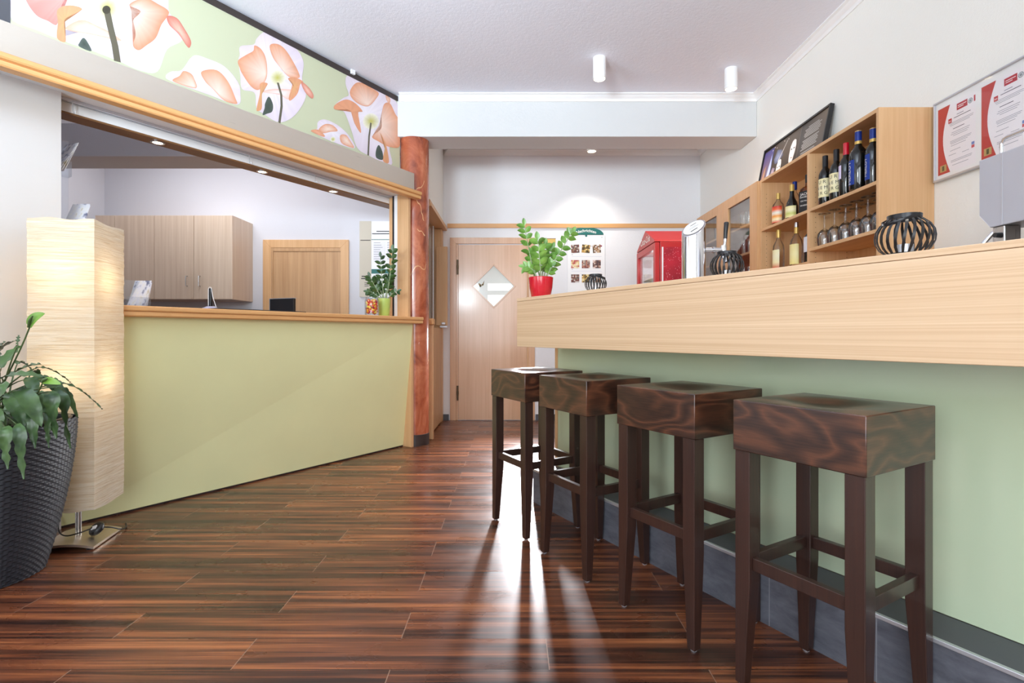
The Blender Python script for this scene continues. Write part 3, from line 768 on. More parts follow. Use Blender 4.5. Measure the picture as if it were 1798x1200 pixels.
# ------------------------------------------------------------------ bar stools
def make_stool(label):
    t = thing('bar_stool', label, 'bar stool', (0, 0, 0), 0, 'bar stools along the bar')
    h, zt, zb = .175, .813, .670
    mb = MB(); n = 16; vs = []
    g = [-h + 2 * h * i / n for i in range(n + 1)]
    for y in g:
        for x in g:
            r2 = (x / .150) ** 2 + (y / .150) ** 2
            dip = .017 * (math.cos(math.pi * min(1, math.sqrt(r2))) * .5 + .5)
            vs.append((x, y, zt - dip))
    fs = [(j * (n + 1) + i, j * (n + 1) + i + 1, (j + 1) * (n + 1) + i + 1, (j + 1) * (n + 1) + i) for j in range(n) for i in range(n)]
    per = [i for i in range(n)] + [(k + 1) * (n + 1) - 1 for k in range(n)] + [(n + 1) * n + i for i in range(n, 0, -1)] + [k * (n + 1) for k in range(n, 0, -1)]
    b0 = len(vs)
    for i in per: vs.append((vs[i][0], vs[i][1], zb))
    m = len(per)
    fs += [(per[i], b0 + i, b0 + (i + 1) % m, per[(i + 1) % m]) for i in range(m)]
    fs.append(tuple(b0 + i for i in range(m))[::-1])
    mb.add(vs, fs); mb.build('seat', 'stool', t, smooth=35, bevel=.0025)
    for sx in (-1, 1):
        for sy in (-1, 1):
            mb = MB(); o, w, wb = h - .004, .046, .029
            def ring(wd, z): return [(sx * o, sy * o, z), (sx * (o - wd), sy * o, z), (sx * (o - wd), sy * (o - wd), z), (sx * o, sy * (o - wd), z)]
            vs = ring(wb, .006) + ring(w, .30) + ring(w, zb)
            fs = [(0, 1, 2, 3), (8, 11, 10, 9)] + [(k * 4 + i, k * 4 + (i + 1) % 4, (k + 1) * 4 + (i + 1) % 4, (k + 1) * 4 + i) for k in (0, 1) for i in range(4)]
            mb.add(vs, fs); lg = mb.build('leg', 'stoolleg', t, bevel=.002)
            c = o - wb / 2
            MB().lathe([(0, 0), (.010, 0), (.011, .004), (.008, .0065), (0, .0065)], 14, (sx * c, sy * c, 0)).build('glide', 'alu', lg, smooth=40)
    a = h - .05
    for k in range(2):
        for s_ in (-1, 1):
            p = s_ * (h - .027)
            (box('stretcher', -a, a, p - .010, p + .010, .336, .372, 'stoolleg', t, .0015) if k else box('stretcher', p - .010, p + .010, -a, a, .336, .372, 'stoolleg', t, .0015))
    return t
SL = ['dark square bar stool nearest the camera at the right', 'dark square bar stool second nearest to the camera', 'dark square bar stool third from the camera', 'dark square bar stool at the far end of the row']
pos = [(.8744, 1.4182, 30.1), (.628, 1.8462, 31.2), (.3633, 2.3009, 29.7), (.1262, 2.7261, 30.0)]
s0 = make_stool(SL[0])
for i, (x, y, a) in enumerate(pos):
    o = s0 if i == 0 else dup(s0)
    o['label'] = SL[i]; o.location = (x, y, 0); o.rotation_euler.z = R(a)

# ------------------------------------------------------------------ ceiling lamps
CL = [((.677, 3.99), 'white cylinder ceiling lamp nearest the middle of the room'), ((1.765, 4.155), 'white cylinder ceiling lamp beside the right wall'), ((.861, 5.57), 'white cylinder ceiling lamp behind the beam'), ((1.30, 1.55), 'white cylinder ceiling lamp above the bar near the camera')]
def make_ceiling_lamp(label):
    t = thing('ceiling_lamp', label, 'ceiling lamp', (0, 0, ZC), 0, 'cylinder lamps on the ceiling')
    MB().lathe([(0, 0), (.050, 0), (.050, -.162), (.044, -.163), (.043, -.140), (0, -.140)], 40).build('housing', 'whitem', t, smooth=40)
    MB().lathe([(0, -.150), (.0425, -.150)], 32).build('lens', 'lampglow', t)
    return t
c0 = make_ceiling_lamp(CL[0][1])
for i, ((x, y), lb) in enumerate(CL):
    o = c0 if i == 0 else dup(c0)
    o['label'] = lb; o.location = (x, y, ZC)
    spot('ceiling_lamp_beam', (x, y, ZC - .175), (x, y, 0), 36, (1, .93, .82), 110, .8, .035)

# ------------------------------------------------------------------ floor lamp
def at(px, py, Y): return ((px - 899) / 905 * Y, Y, 1 + (587.5 - py) / 905 * Y)
fl = thing('floor_lamp', 'tall square rice paper floor lamp on a metal plate', 'floor lamp', (-2.086, 2.480, 0), R(12.5))
hb_ = .125
mb = MB(); n = 12; vs = []
for j in range(n + 1):
    for i in range(n + 1):
        u, v = -1 + 2 * i / n, -1 + 2 * j / n
        vs.append((u * hb_, v * hb_, .012 + .022 * (1 - u * u) * .9 + .004))
k = len(vs)
fs = [(j * (n + 1) + i, j * (n + 1) + i + 1, (j + 1) * (n + 1) + i + 1, (j + 1) * (n + 1) + i) for j in range(n) for i in range(n)]
vs += [(x, y, z - .011) for x, y, z in vs]
fs += [tuple(reversed([q + k for q in f])) for f in fs[:n * n]]
per = [i for i in range(n)] + [(q + 1) * (n + 1) - 1 for q in range(n)] + [(n + 1) * n + i for i in range(n, 0, -1)] + [q * (n + 1) for q in range(n, 0, -1)]
fs += [(per[i], per[i] + k, per[(i + 1) % len(per)] + k, per[(i + 1) % len(per)]) for i in range(len(per))]
mb.add(vs, fs); mb.build('base_plate', 'champ', fl, smooth=35)
for sx in (-1, 1):
    for sy in (-1, 1): MB().lathe([(0, 0), (.016, 0), (.016, .010), (0, .010)], 14, (sx * .10, sy * .10, 0)).build('foot_pad', 'black', fl)
MB().lathe([(0, .03), (.0125, .03), (.0125, 1.36), (0, 1.36)], 20).build('pole', 'steel', fl, smooth=40)
mb = MB(); nz, ns = 90, 16; hs = .132; vs = []
rnd = random.Random(3)
edge = []
for s_ in range(4):
    for i in range(ns):
        a = -1 + 2 * i / ns
        edge.append([(a, -1), (1, a), (-a, 1), (-1, -a)][s_])
for j in range(nz + 1):
    z = .185 + 1.345 * j / nz
    wob = rnd.uniform(-.0012, .0012)
    for (ex, ey) in edge:
        k = hs + wob + rnd.uniform(-.0006, .0006)
        z2 = z + (.004 * math.sin(ex * 5 + ey * 3) if j in (0, nz) else 0)
        vs.append((ex * k, ey * k, z2))
m = len(edge)
fs = [(j * m + i, j * m + (i + 1) % m, (j + 1) * m + (i + 1) % m, (j + 1) * m + i) for j in range(nz) for i in range(m)]
mb.add(vs, fs); sh = mb.build('paper_shade', 'paper', fl, smooth=50)
for z in (.20, 1.515):
    mb = MB()
    mb.tube([(-hs + .004, -hs + .004, z), (hs - .004, -hs + .004, z), (hs - .004, hs - .004, z), (-hs + .004, hs - .004, z)], .0025, 6, closed=True)
    mb.tube([(-hs, 0, z), (hs, 0, z)], .0022, 6)
    mb.build('wire_ring', 'white', sh)
for z in (.80, 1.27):
    MB().lathe([(0, -.06), (.014, -.055), (.02, -.03), (.034, 0), (.034, .02), (.02, .042), (0, .048)], 20, (.045, 0, z)).build('bulb', 'lampglow', fl, smooth=60)
    point('floor_lamp_bulb', (Matrix.Rotation(R(12.5), 4, 'Z') @ Vector((-.02, -.035, z)) + Vector((-2.086, 2.480, 0))), .5, (1, .76, .48), .03)
sw = [(-.19, .16, .006), (-.16, .05, .012), (-.12, -.02, .05), (-.11, -.03, .12), (-.10, -.02, .20), (-.08, 0, .22), (-.075, -.005, .16), (-.065, -.03, .075), (-.03, -.045, .05), (.02, -.04, .056), (.05, -.03, .064), (.072, -.02, .070)]
def smooth_path(P, k=5):
    P = [Vector(p) for p in P]; out = []
    for i in range(len(P) - 1):
        p0, p1, p2, p3 = P[max(i - 1, 0)], P[i], P[i + 1], P[min(i + 2, len(P) - 1)]
        for q in range(k):
            u = q / k; out.append(.5 * (2 * p1 + (p2 - p0) * u + (2 * p0 - 5 * p1 + 4 * p2 - p3) * u * u + (-p0 + 3 * p1 - 3 * p2 + p3) * u ** 3))
    return out + [P[-1]]
mb = MB().tube(smooth_path(sw), .0032, 8)
mb.tube(smooth_path([(.10, .0, .064), (.125, .03, .050), (.14, .09, .018), (.13, .16, .006), (.10, .22, .004)]), .0032, 8); mb.build('cord', 'black', fl, smooth=60)
X = Matrix.Translation((.082, -.012, .062)) @ Matrix.Rotation(R(35), 4, 'X') @ Matrix.Rotation(R(-25), 4, 'Y')
mb = MB().lathe([(0, -.013), (.028, -.013), (.034, -.004), (.034, .004), (.028, .012), (0, .014)], 28); mb.v = [tuple(X @ Vector(p)) for p in mb.v]
fsw = mb.build('foot_switch', 'black', fl, smooth=40)
mb = MB().box(-.010, .012, -.012, .006, .012, .018); mb.v = [tuple(X @ Vector(p)) for p in mb.v]; mb.build('button', 'white', fsw)

# ------------------------------------------------------------------ potted peace lily
pl = thing('potted_peace_lily', 'peace lily with drooping leaves in a tall black wicker planter', 'plant', (-2.12, 2.12, 0))
mb = MB(); seg, rows = 216, 120; vs = []
def pot_r(z):
    u = z / .64
    return .135 + (.232 - .135) * (1 - (1 - u) ** 1.7)
for j in range(rows + 1):
    z = .003 + .637 * j / rows
    for i in range(seg):
        a = 2 * math.pi * i / seg
        wv = .0021 * math.sin(math.pi * (i / 3)) * (1 if (j // 2) % 2 else -1) + .0012 * math.cos(math.pi * j)
        r = pot_r(z) + wv
        # rounded-square outline
        q = 1 / (abs(math.cos(a)) ** 5 + abs(math.sin(a)) ** 5) ** .2
        r *= .55 + .45 * q
        vs.append((r * math.cos(a), r * math.sin(a), z))
fs = [(j * seg + i, j * seg + (i + 1) % seg, (j + 1) * seg + (i + 1) % seg, (j + 1) * seg + i) for j in range(rows) for i in range(seg)]
fs.append(tuple(range(seg))[::-1])
mb.add(vs, fs); po = mb.build('planter', 'wicker', pl, smooth=60)
MB().lathe([(.237, .628), (.239, .640), (.232, .646), (.215, .644), (.212, .60), (0, .60)], 64).build('rim', 'blackm', po, smooth=40)
MB().lathe([(.205, .610), (.1, .616), (0, .618)], 40).build('soil', 'soil', pl, smooth=60)
def blade(mb, pts, w, up, mi=0, fold=.25, wav=.0, wavn=5):
    """leaf along pts with half width w (list) and a folded midrib"""
    n = len(pts); pts = [Vector(p) for p in pts]; vs = []; fs = []
    for i, p in enumerate(pts):
        t = (pts[min(i + 1, n - 1)] - pts[max(i - 1, 0)]).normalized()
        s_ = t.cross(up)
        if s_.length < 1e-3: s_ = t.cross(Vector((1, 0, 0)))
        s_.normalize(); nr = s_.cross(t).normalized()
        wo = wav * math.sin(i / n * wavn * 6.28)
        vs += [p - s_ * w[i] + nr * (w[i] * fold + wo), p - s_ * w[i] * .5 + nr * w[i] * fold * .62, p, p + s_ * w[i] * .5 + nr * w[i] * fold * .62, p + s_ * w[i] + nr * (w[i] * fold - wo)]
    for i in range(n - 1):
        for k in range(4): fs.append((i * 5 + k, i * 5 + k + 1, (i + 1) * 5 + k + 1, (i + 1) * 5 + k))
    mb.add(vs, fs, mi)
def bez(p0, p1, p2, p3, n):
    out = []
    for i in range(n + 1):
        u = i / n
        out.append(Vector(p0) * (1 - u) ** 3 + Vector(p1) * 3 * u * (1 - u) ** 2 + Vector(p2) * 3 * u * u * (1 - u) + Vector(p3) * u ** 3)
    return out
PB = Vector((-2.12, 2.12, 0))
def lily_leaf(mid, tip, Ym, Yt, w, upv=(0, -.35, 1), wav=.004, base=(0, 0, .62)):
    """base in the pot, mid = bend (pixel), tip = end (pixel)"""
    m = Vector(at(*mid, Ym)) - PB; t = Vector(at(*tip, Yt)) - PB
    b = Vector(base) + Vector((rnd.uniform(-.05, .05), rnd.uniform(-.05, .05), 0))
    pet = bez(b, b + Vector((0, 0, .10)), b + (m - b) * .7 + Vector((0, 0, .05)), m, 8)
    mb = MB(); mb.tube(pet, [.0045 - .0003 * i for i in range(9)], 6, 1)
    dirn = (pet[-1] - pet[-2]).normalized(); L = (t - m).length
    pts = bez(m, m + dirn * L * .35, t + (m - t) * .35 + Vector((0, 0, .02)), t, 16)
    ws = [w * .92 * 1.96 * (i / 16) ** .62 * (1 - i / 16) ** .85 + .0008 for i in range(17)]
    blade(mb, pts, ws, Vector(upv), 0, .3, wav)
    mb.build('leaf', ['lily', 'lilystem'], pl, smooth=70)
rnd = random.Random(11)
LEAVES = [  # bend px, tip px, depth, half width
    ((30, 610), (34, 590), 2.0, 2.0, .010), ((-10, 640), (34, 596), 2.16, 2.1, .036), ((0, 655), (38, 607), 2.06, 2.12, .040),
    ((12, 664), (72, 640), 2.02, 1.98, .030), ((4, 665), (78, 664), 1.95, 1.94, .034), ((60, 648), (124, 672), 2.10, 2.2, .013),
    ((105, 674), (180, 719), 2.10, 2.2, .013), ((30, 685), (73, 750), 1.94, 1.93, .044), ((85, 690), (99, 771), 1.98, 1.98, .038),
    ((95, 688), (124, 788), 2.05, 2.08, .030), ((98, 680), (137, 735), 2.10, 2.14, .016), ((75, 725), (86, 787), 1.98, 1.97, .018),
    ((28, 745), (42, 842), 1.90, 1.89, .030), ((8, 750), (14, 824), 1.89, 1.88, .036), ((2, 675), (-2, 756), 1.88, 1.88, .046),
    ((20, 690), (14, 735), 2.0, 1.97, .034), ((-20, 640), (-60, 600), 2.1, 2.1, .040), ((-30, 690), (-80, 760), 2.0, 2.0, .044),
    ((55, 655), (70, 662), 2.2, 2.25, .02), ((60, 668), (100, 690), 2.2, 2.2, .034), ((-5, 630), (10, 600), 2.2, 2.22, .03), ((40, 668), (66, 700), 2.12, 2.1, .034), ((66, 690), (88, 742), 2.08, 2.08, .03), ((14, 700), (44, 752), 1.98, 1.95, .034), ((-12, 668), (-10, 720), 2.0, 1.96, .04), ((80, 668), (112, 700), 2.18, 2.2, .028), ((30, 640), (56, 652), 2.2, 2.25, .03), ((-4, 720), (-2, 790), 1.95, 1.92, .036), ((50, 720), (62, 788), 1.95, 1.92, .026), ((20, 735), (60, 765), 2.0, 1.98, .03)]
for a in LEAVES: lily_leaf(*a)
def lily_flower(stem_px, tip_px, Y, c_px, ln, w):
    c = Vector(at(*c_px, Y)) - PB; t = Vector(at(*tip_px, Y)) - PB; b = Vector((-.03, 0, .62))
    pts = bez(b, b + Vector((.01, 0, .12)), c - Vector((.06, 0, .16)), c, 10)
    mb = MB().tube(pts, .003, 6); st_ = mb.build('flower_stem', 'lilystem', pl, smooth=60)
    mb = MB(); P = bez(c, c + (t - c) * .3 + Vector((0, -.01, .012)), c + (t - c) * .7 + Vector((0, -.01, .008)), t, 12)
    blade(mb, P, [w * 1.9 * (i / 12) ** .5 * (1 - i / 12) ** .8 + .0006 for i in range(13)], Vector((.25, -1, .55)), 0, .35)
    mb.build('spathe', 'spathe', st_, smooth=70)
    MB().tube([c + Vector((0, -.006, 0)), c + (t - c) * .25 + Vector((0, -.016, .012)), c + (t - c) * .5 + Vector((0, -.02, .018))], [.004, .006, .002], 8).build('spadix', 'lilystem', st_, smooth=60)
lily_flower(None, (79, 551), 2.06, (52, 575), .09, .028)
lily_flower(None, (107, 675), 1.95, (76, 671), .09, .017)

# ------------------------------------------------------------------ zamioculcas plants
def zz_frond(parent, pts, n, ln, w, mats, rnd, start=.3):
    mb = MB(); N_ = len(pts) - 1
    mb.tube(pts, [.0048 - .0034 * i / N_ for i in range(N_ + 1)], 7, 1)
    for k in range(n):
        u = start + (1 - start) * (k + .5) / n
        i = min(N_ - 1, int(u * N_)); p = Vector(pts[i]).lerp(Vector(pts[i + 1]), u * N_ - i)
        t = (Vector(pts[i + 1]) - Vector(pts[i])).normalized()
        ph = rnd.uniform(-.5, .5)
        side = t.cross(Vector((math.sin(ph) * .6, -1, .2))).normalized()
        for s_ in (-1, 1):
            if rnd.random() < .08: continue
            d = (side * s_ * .85 + t * .62 + Vector((0, rnd.uniform(-.45, .35), rnd.uniform(-.1, .15)))).normalized()
            L = ln * (1 - .25 * abs(u - .6)) * rnd.uniform(.85, 1.1)
            P = bez(p, p + d * L * .35 + Vector((0, 0, .002)), p + d * L * .7 + Vector((0, 0, .001)), p + d * L - Vector((0, 0, L * .12)), 7)
            blade(mb, P, [w * x for x in (.12, .62, .95, 1, .92, .72, .42, .03)], t.cross(d) * s_ + Vector((0, -.25, .35)), 0, .22)
    p = Vector(pts[-1]); t = (Vector(pts[-1]) - Vector(pts[-2])).normalized()
    P = bez(p, p + t * ln * .3, p + t * ln * .6, p + t * ln * .8, 7)
    blade(mb, P, [w * .8 * x for x in (.12, .62, .95, 1, .92, .72, .42, .03)], Vector((0, -1, .2)), 0, .2)
    return mb.build('frond', mats, parent, smooth=70)
rp = thing('potted_zamioculcas', 'green zamioculcas in a shiny red pot on the end of the bar', 'plant', (.166, 2.96, 1.207))
MB().lathe([(0, 0), (.050, 0), (.054, .004), (.066, .06), (.071, .118), (.068, .121), (.064, .118), (.062, .10), (0, .10)], 44).build('pot', 'red', rp, smooth=40)
MB().lathe([(.0615, .102), (0, .106)], 24).build('soil', 'soil', rp)
rr = random.Random(5)
def zp(px, py, Y): return Vector(at(px, py, Y)) - Vector((.166, 2.96, 1.207))
F = [([(940, 487), (934, 465), (929, 440), (923, 413), (921, 396)], 2.96, 7, .048, .013),
     ([(956, 487), (966, 470), (978, 448), (992, 428), (1004, 409)], 2.94, 8, .046, .014),
     ([(950, 487), (949, 470), (947, 448), (944, 422)], 2.90, 5, .056, .016),
     ([(952, 487), (953, 468), (955, 450), (957, 432)], 2.99, 5, .052, .015),
     ([(954, 487), (958, 470), (963, 455), (969, 438)], 3.00, 5, .050, .014),
     ([(944, 487), (938, 475), (932, 468), (922, 468)], 2.92, 4, .042, .012),
     ([(950, 487), (944, 470), (938, 456), (934, 446)], 3.0, 4, .046, .013),
     ([(957, 487), (964, 477), (968, 472), (970, 468)], 2.92, 3, .040, .012)]
for pts, Y, n, ln, w in F:
    ln *= 1.15; w *= 1.12
    P = [zp(x, y, Y) for x, y in pts]; P[0] = Vector((P[0].x, max(-.04, min(.04, P[0].y)), .103))
    zz_frond(rp, bez(P[0], P[0].lerp(P[-1], .3) + (P[1] - P[0].lerp(P[-1], .33)), P[-2], P[-1], 9), n, ln, w, ['zz', 'zzstem'], rr, .18)

# ------------------------------------------------------------------ lanterns on the bar
def make_lantern(label):
    t = thing('lantern', label, 'lantern', (0, 0, 0), 0, 'black slatted lanterns on the bar')
    Rm, H = .066, .100
    prof = [(.040, 0.003), (.056, .018), (.0645, .036), (.066, .050), (.0635, .066), (.055, .082), (.042, .094), (.036, .098)]
    for i in range(22):
        a = 2 * math.pi * i / 22; mb = MB(); vs = []
        for r, z in prof:
            for rr_, da in ((r + .001, -1), (r + .001, 1), (r - .001, 1), (r - .001, -1)):
                w = .0033 * min(1, r / .055); aa = a + da * w / r + (z - .05) * 2.2
                vs.append((rr_ * math.cos(aa), rr_ * math.sin(aa), z))
        k = len(prof)
        fs = [(0, 1, 2, 3), tuple((k - 1) * 4 + q for q in (3, 2, 1, 0))] + [(j * 4 + q, j * 4 + (q + 1) % 4, (j + 1) * 4 + (q + 1) % 4, (j + 1) * 4 + q) for j in range(k - 1) for q in range(4)]
        mb.add(vs, fs); mb.build('slat', 'black', t, smooth=40)
    MB().lathe([(0, 0), (.042, 0), (.043, .005), (.040, .007), (0, .007)], 36).build('base', 'black', t, smooth=40)
    MB().lathe([(.031, .096), (.038, .096), (.0385, .108), (.031, .108), (.031, .096)], 40).build('rim', 'blackm', t, smooth=40)
    mb = MB(); P = []
    for i in range(15):
        a = math.pi * i / 14; P.append((.041 * math.cos(a), -.058 * math.sin(a) - .0, .103 - .022 * math.sin(a)))
    vs = []
    for p in P:
        p = Vector(p); vs += [p + Vector((0, 0, .005)), p + Vector((0, 0, -.005)), p * 1.02 + Vector((0, 0, -.006)), p * 1.02 + Vector((0, 0, .003))]
    mb.add(vs, [(0, 1, 2, 3)] + [(j * 4 + q, j * 4 + (q + 1) % 4, (j + 1) * 4 + (q + 1) % 4, (j + 1) * 4 + q) for j in range(14) for q in range(4)] + [(56, 59, 58, 57)])
    mb.build('handle', 'blackm', t, smooth=60)
    MB().lathe([(0, .007), (.020, .007), (.020, .030), (0, .030)], 20).build('tealight', 'alu', t, smooth=40)
    return t
LSC = (1.0, .88, .80)
LL = [('black slatted lantern on the bar beside the shelf end, nearest the camera', (1.037, 1.362), 283), ('black slatted lantern on the bar beside the beer tap', (.784, 1.882), 75), ('smallest black slatted lantern on the bar beside the red flowerpot', (.4085, 2.515), 75)]
l0 = make_lantern(LL[0][0])
for i, (lb, (x, y), a) in enumerate(LL):
    o = l0 if i == 0 else dup(l0)
    o['label'] = lb; o.location = (x, y, 1.2068); o.rotation_euler.z = R(a); o.scale = (LSC[i],) * 3

# ------------------------------------------------------------------ working side of the bar
wt = MB().box(-2.2, .02, 1.951, 2.44, .86, .90).build('back_worktop', 'steel', bc, bevel=.003)
MB().box(-2.18, 0, 1.97, 2.42, 0, .86).build('cupboard_body', 'beechc', wt)

# ------------------------------------------------------------------ beer tap
bt = thing('beer_tap', 'chrome beer tap column with a slanted top and black lever', 'beer tap', (.919, 2.608, .9005))
r_, H_, gx, gy = .0575, .640, .62, .62
mb = MB(); n = 48; vs = []
for i in range(n):
    a = 2 * math.pi * i / n; x, y = r_ * math.cos(a), r_ * math.sin(a)
    vs += [(x, y, 0), (x, y, H_ + gx * x + gy * y)]
fs = [(2 * i, 2 * ((i + 1) % n), 2 * ((i + 1) % n) + 1, 2 * i + 1) for i in range(n)] + [tuple(2 * i + 1 for i in range(n)), tuple(2 * i for i in range(n))[::-1]]
mb.add(vs, fs); mb.lathe([(.0, 0), (.075, 0), (.075, .012), (.058, .016)], 40)
mb.build('column', 'chrome', bt, smooth=30, bevel=.003)
nv = Vector((-gx, -gy, 1)).normalized()
def topf(a, b, e=.0012):                     # a right, b up on the slanted face
    x, y = a * .8 - b * 0 , b
    x, y = x * r_, y * r_
    return (x - nv.x * -e, y + nv.y * e, H_ + gx * x + gy * y + e)
mb = MB(); m = 36
ring = [(math.cos(2 * math.pi * i / m), math.sin(2 * math.pi * i / m)) for i in range(m)]
mb.add([(x * r_ * .86 + nv.x * .0016, y * r_ * .86 + nv.y * .0016, H_ + gx * x * r_ * .86 + gy * y * r_ * .86 + nv.z * .0016) for x, y in ring], [tuple(range(m))])
lb = mb.build('badge', 'whitem', bt, recalc=False)
mb = MB()
for (u0, u1, v0, v1) in ((-.45, .25, -.52, -.38), (-.15, .45, .45, .56), (-.5, .5, -.05, .0), (-.35, .35, .12, .16)):
    mb.add([(x * r_ * .86 + nv.x * .002, y * r_ * .86 + nv.y * .002, H_ + gx * x * r_ * .86 + gy * y * r_ * .86 + nv.z * .002) for x, y in ((u0, v0), (u1, v0), (u1, v1), (u0, v1))], [(0, 1, 2, 3)])
mb.build('badge_marks', 'text', lb, recalc=False)
MB().tube([(.05, -.01, .525), (.09, -.012, .525)], .011, 14).tube([(.09, -.012, .525), (.10, -.012, .525)], .016, 14).tube([(.10, -.012, .525), (.145, -.014, .524)], .012, 14).tube([(.145, -.014, .545), (.145, -.014, .50), (.150, -.030, .46)], [.016, .014, .009], 14).build('faucet', 'chrome', bt, smooth=50)
lv = MB().tube([(.148, -.014, .540), (.152, -.016, .560), (.153, -.017, .580)], [.010, .007, .009], 14).build('lever', 'chrome', bt, smooth=50)
MB().tube([(.153, -.017, .580), (.155, -.018, .62), (.158, -.019, .660), (.158, -.019, .664)], [.009, .0105, .012, .009], 14).build('lever_grip', 'black', lv, smooth=50)

# ------------------------------------------------------------------ grey coffee machine
gm = thing('coffee_machine', 'grey coffee machine with a chrome rail behind the bar at the right', 'coffee machine', (1.80, 1.40, .9005))
def gl(x, y, z): return (x - 1.80, y - 1.40, z - .9005)
mb = MB(); P = [(1.766, 1.595), (1.766, 1.405), (1.726, 1.357), (1.02, 1.357), (1.02, 1.595)]
mb.prism(P, 1.60, 2.02, lambda p, q, e: gl(e, p, q)); mb.build('housing', 'greymach', gm, bevel=.003)
mb = MB(); mb.prism([(1.6835, 1.594), (1.6835, 1.358), (1.681, 1.358), (1.681, 1.594)], 1.5985, 1.602, lambda p, q, e: gl(e, p, q)); mb.build('panel_joint', 'alu', gm)
mb = MB(); mb.box(1.64, 1.98, 1.02, 1.58, .902, 1.357); mb.box(1.62, 2.0, 1.02, 1.74, .9005, .96); mb.v = [gl(*p) for p in mb.v]; mb.build('body', 'steel', gm, bevel=.004)
mb = MB().box(1.605, 1.66, 1.68, 1.722, 1.30, 1.357); mb.v = [gl(*p) for p in mb.v]; g = mb.build('valve_block', 'steel', gm, bevel=.003)
kb = MB().tube([gl(1.605, 1.692, 1.326), gl(1.585, 1.692, 1.326)], [.009, .008], 16).build('knob', 'black', g, smooth=40)
MB().tube([gl(1.63, 1.71, 1.355), gl(1.615, 1.73, 1.340), gl(1.60, 1.748, 1.31), gl(1.595, 1.752, 1.25), gl(1.60, 1.752, 1.10)], .0075, 12).build('steam_pipe', 'chrome', gm, smooth=60)
MB().tube([gl(1.605, 1.690, 1.594), gl(1.605, 1.690, 1.625), gl(1.605, 1.682, 1.638), gl(1.605, 1.67, 1.641), gl(1.605, 1.08, 1.641), gl(1.605, 1.06, 1.636), gl(1.605, 1.05, 1.594)], .0055, 10).build('cup_rail', 'chrome', gm, smooth=60)

# ------------------------------------------------------------------ drinks fridge
def fridge_side():
    m, nt, b = nodes('red_droplet_print')
    v = coords(nt, vary=False)
    vo = N(nt, 'ShaderNodeTexVoronoi'); vo.inputs['Scale'].default_value = 60; nt.links.new(v, vo.inputs['Vector'])
    sp = mth(nt, 'LESS_THAN', vo.outputs['Distance'], .20)
    vo2 = N(nt, 'ShaderNodeTexVoronoi'); vo2.inputs['Scale'].default_value = 24; nt.links.new(v, vo2.inputs['Vector'])
    sp2 = mth(nt, 'LESS_THAN', vo2.outputs['Distance'], .12)
    r = ramp(nt, [(.3, lin(150, 14, 34)), (.7, lin(196, 26, 50))]); nt.links.new(noise(nt, v, 9, 4), r.inputs[0])
    mx = N(nt, 'ShaderNodeMixRGB'); nt.links.new(mth(nt, 'MULTIPLY', mth(nt, 'MAXIMUM', sp, sp2), .6), mx.inputs[0]); nt.links.new(r.outputs[0], mx.inputs[1]); mx.inputs[2].default_value = lin(240, 170, 176)
    nt.links.new(mx.outputs[0], b.inputs['Base Color']); b.inputs['Roughness'].default_value = .35
    return m
M['droplet'] = fridge_side()
fg = thing('drinks_fridge', 'red drinks fridge with a gabled sign behind the bar', 'fridge', (1.42, 4.645, 0))
FX0, FX1, FY0, FY1 = -.22, .20, -.315, .315
mb = MB(); mb.box(FX0 + .045, FX1, FY0, FY0 + .03, .02, 1.78); mb.box(FX0 + .045, FX1, FY1 - .03, FY1, .02, 1.78); mb.box(FX1 - .03, FX1, FY0 + .03, FY1 - .03, .02, 1.78)
mb.box(FX0 + .045, FX1 - .03, FY0 + .03, FY1 - .03, .02, .12); mb.box(FX0 + .045, FX1 - .03, FY0 + .03, FY1 - .03, 1.74, 1.78); mb.build('cabinet', 'fridge', fg, bevel=.004)
box('side_print', FX0 + .075, FX1 - .012, FY0 - .002, FY0, .06, 1.735, 'droplet', fg)
box('trim_strip', FX0 + .058, FX0 + .070, FY0 - .004, FY0, .06, 1.735, 'white', fg)
mb = MB(); mb.prism([(FY0, 1.782), (FY1, 1.782), (FY1 - .02, 1.80), (.0, 1.932), (FY0 + .02, 1.80)], FX0, FX1, lambda p, q, e: (e, p, q)); hd = mb.build('gable_sign', 'fridge', fg, bevel=.003)
mb = MB(); lettering(mb, 'Coca-Cola', .082, lambda a, b: (FX0 - .0015, -a - b * .18 + .0, 1.815 + b), bold=.008, sx=.92); mb.build('lettering', 'textw', hd, recalc=False)
dr = MB()
dr.box(FX0, FX0 + .04, FY0, FY0 + .05, .06, 1.775).box(FX0, FX0 + .04, FY1 - .05, FY1, .06, 1.775).box(FX0, FX0 + .04, FY0 + .05, FY1 - .05, 1.72, 1.775).box(FX0, FX0 + .04, FY0 + .05, FY1 - .05, .06, .15)
dd = dr.build('door', 'fridge', fg, bevel=.003)
box('pane', FX0 + .012, FX0 + .018, FY0 + .05, FY1 - .05, .15, 1.72, 'pane', dd)
mb = MB(); mb.box(FX0 + .05, FX1 - .031, FY0 + .0305, FY0 + .034, .121, 1.739); mb.box(FX0 + .05, FX1 - .031, FY1 - .034, FY1 - .0305, .121, 1.739); mb.box(FX1 - .034, FX1 - .0305, FY0 + .034, FY1 - .034, .121, 1.739); mb.build('liner', 'white', fg)
point('fridge_light', (1.30, 4.645, 1.66), .7, (.95, .98, 1.0), .04)
for z in (.50, .85, 1.20, 1.50): box('wire_shelf', FX0 + .055, FX1 - .032, FY0 + .032, FY1 - .032, z, z + .008, 'white', fg)
M['greenb'] = plain('green_bottle', lin(96, 150, 110), .15, coat=.3)
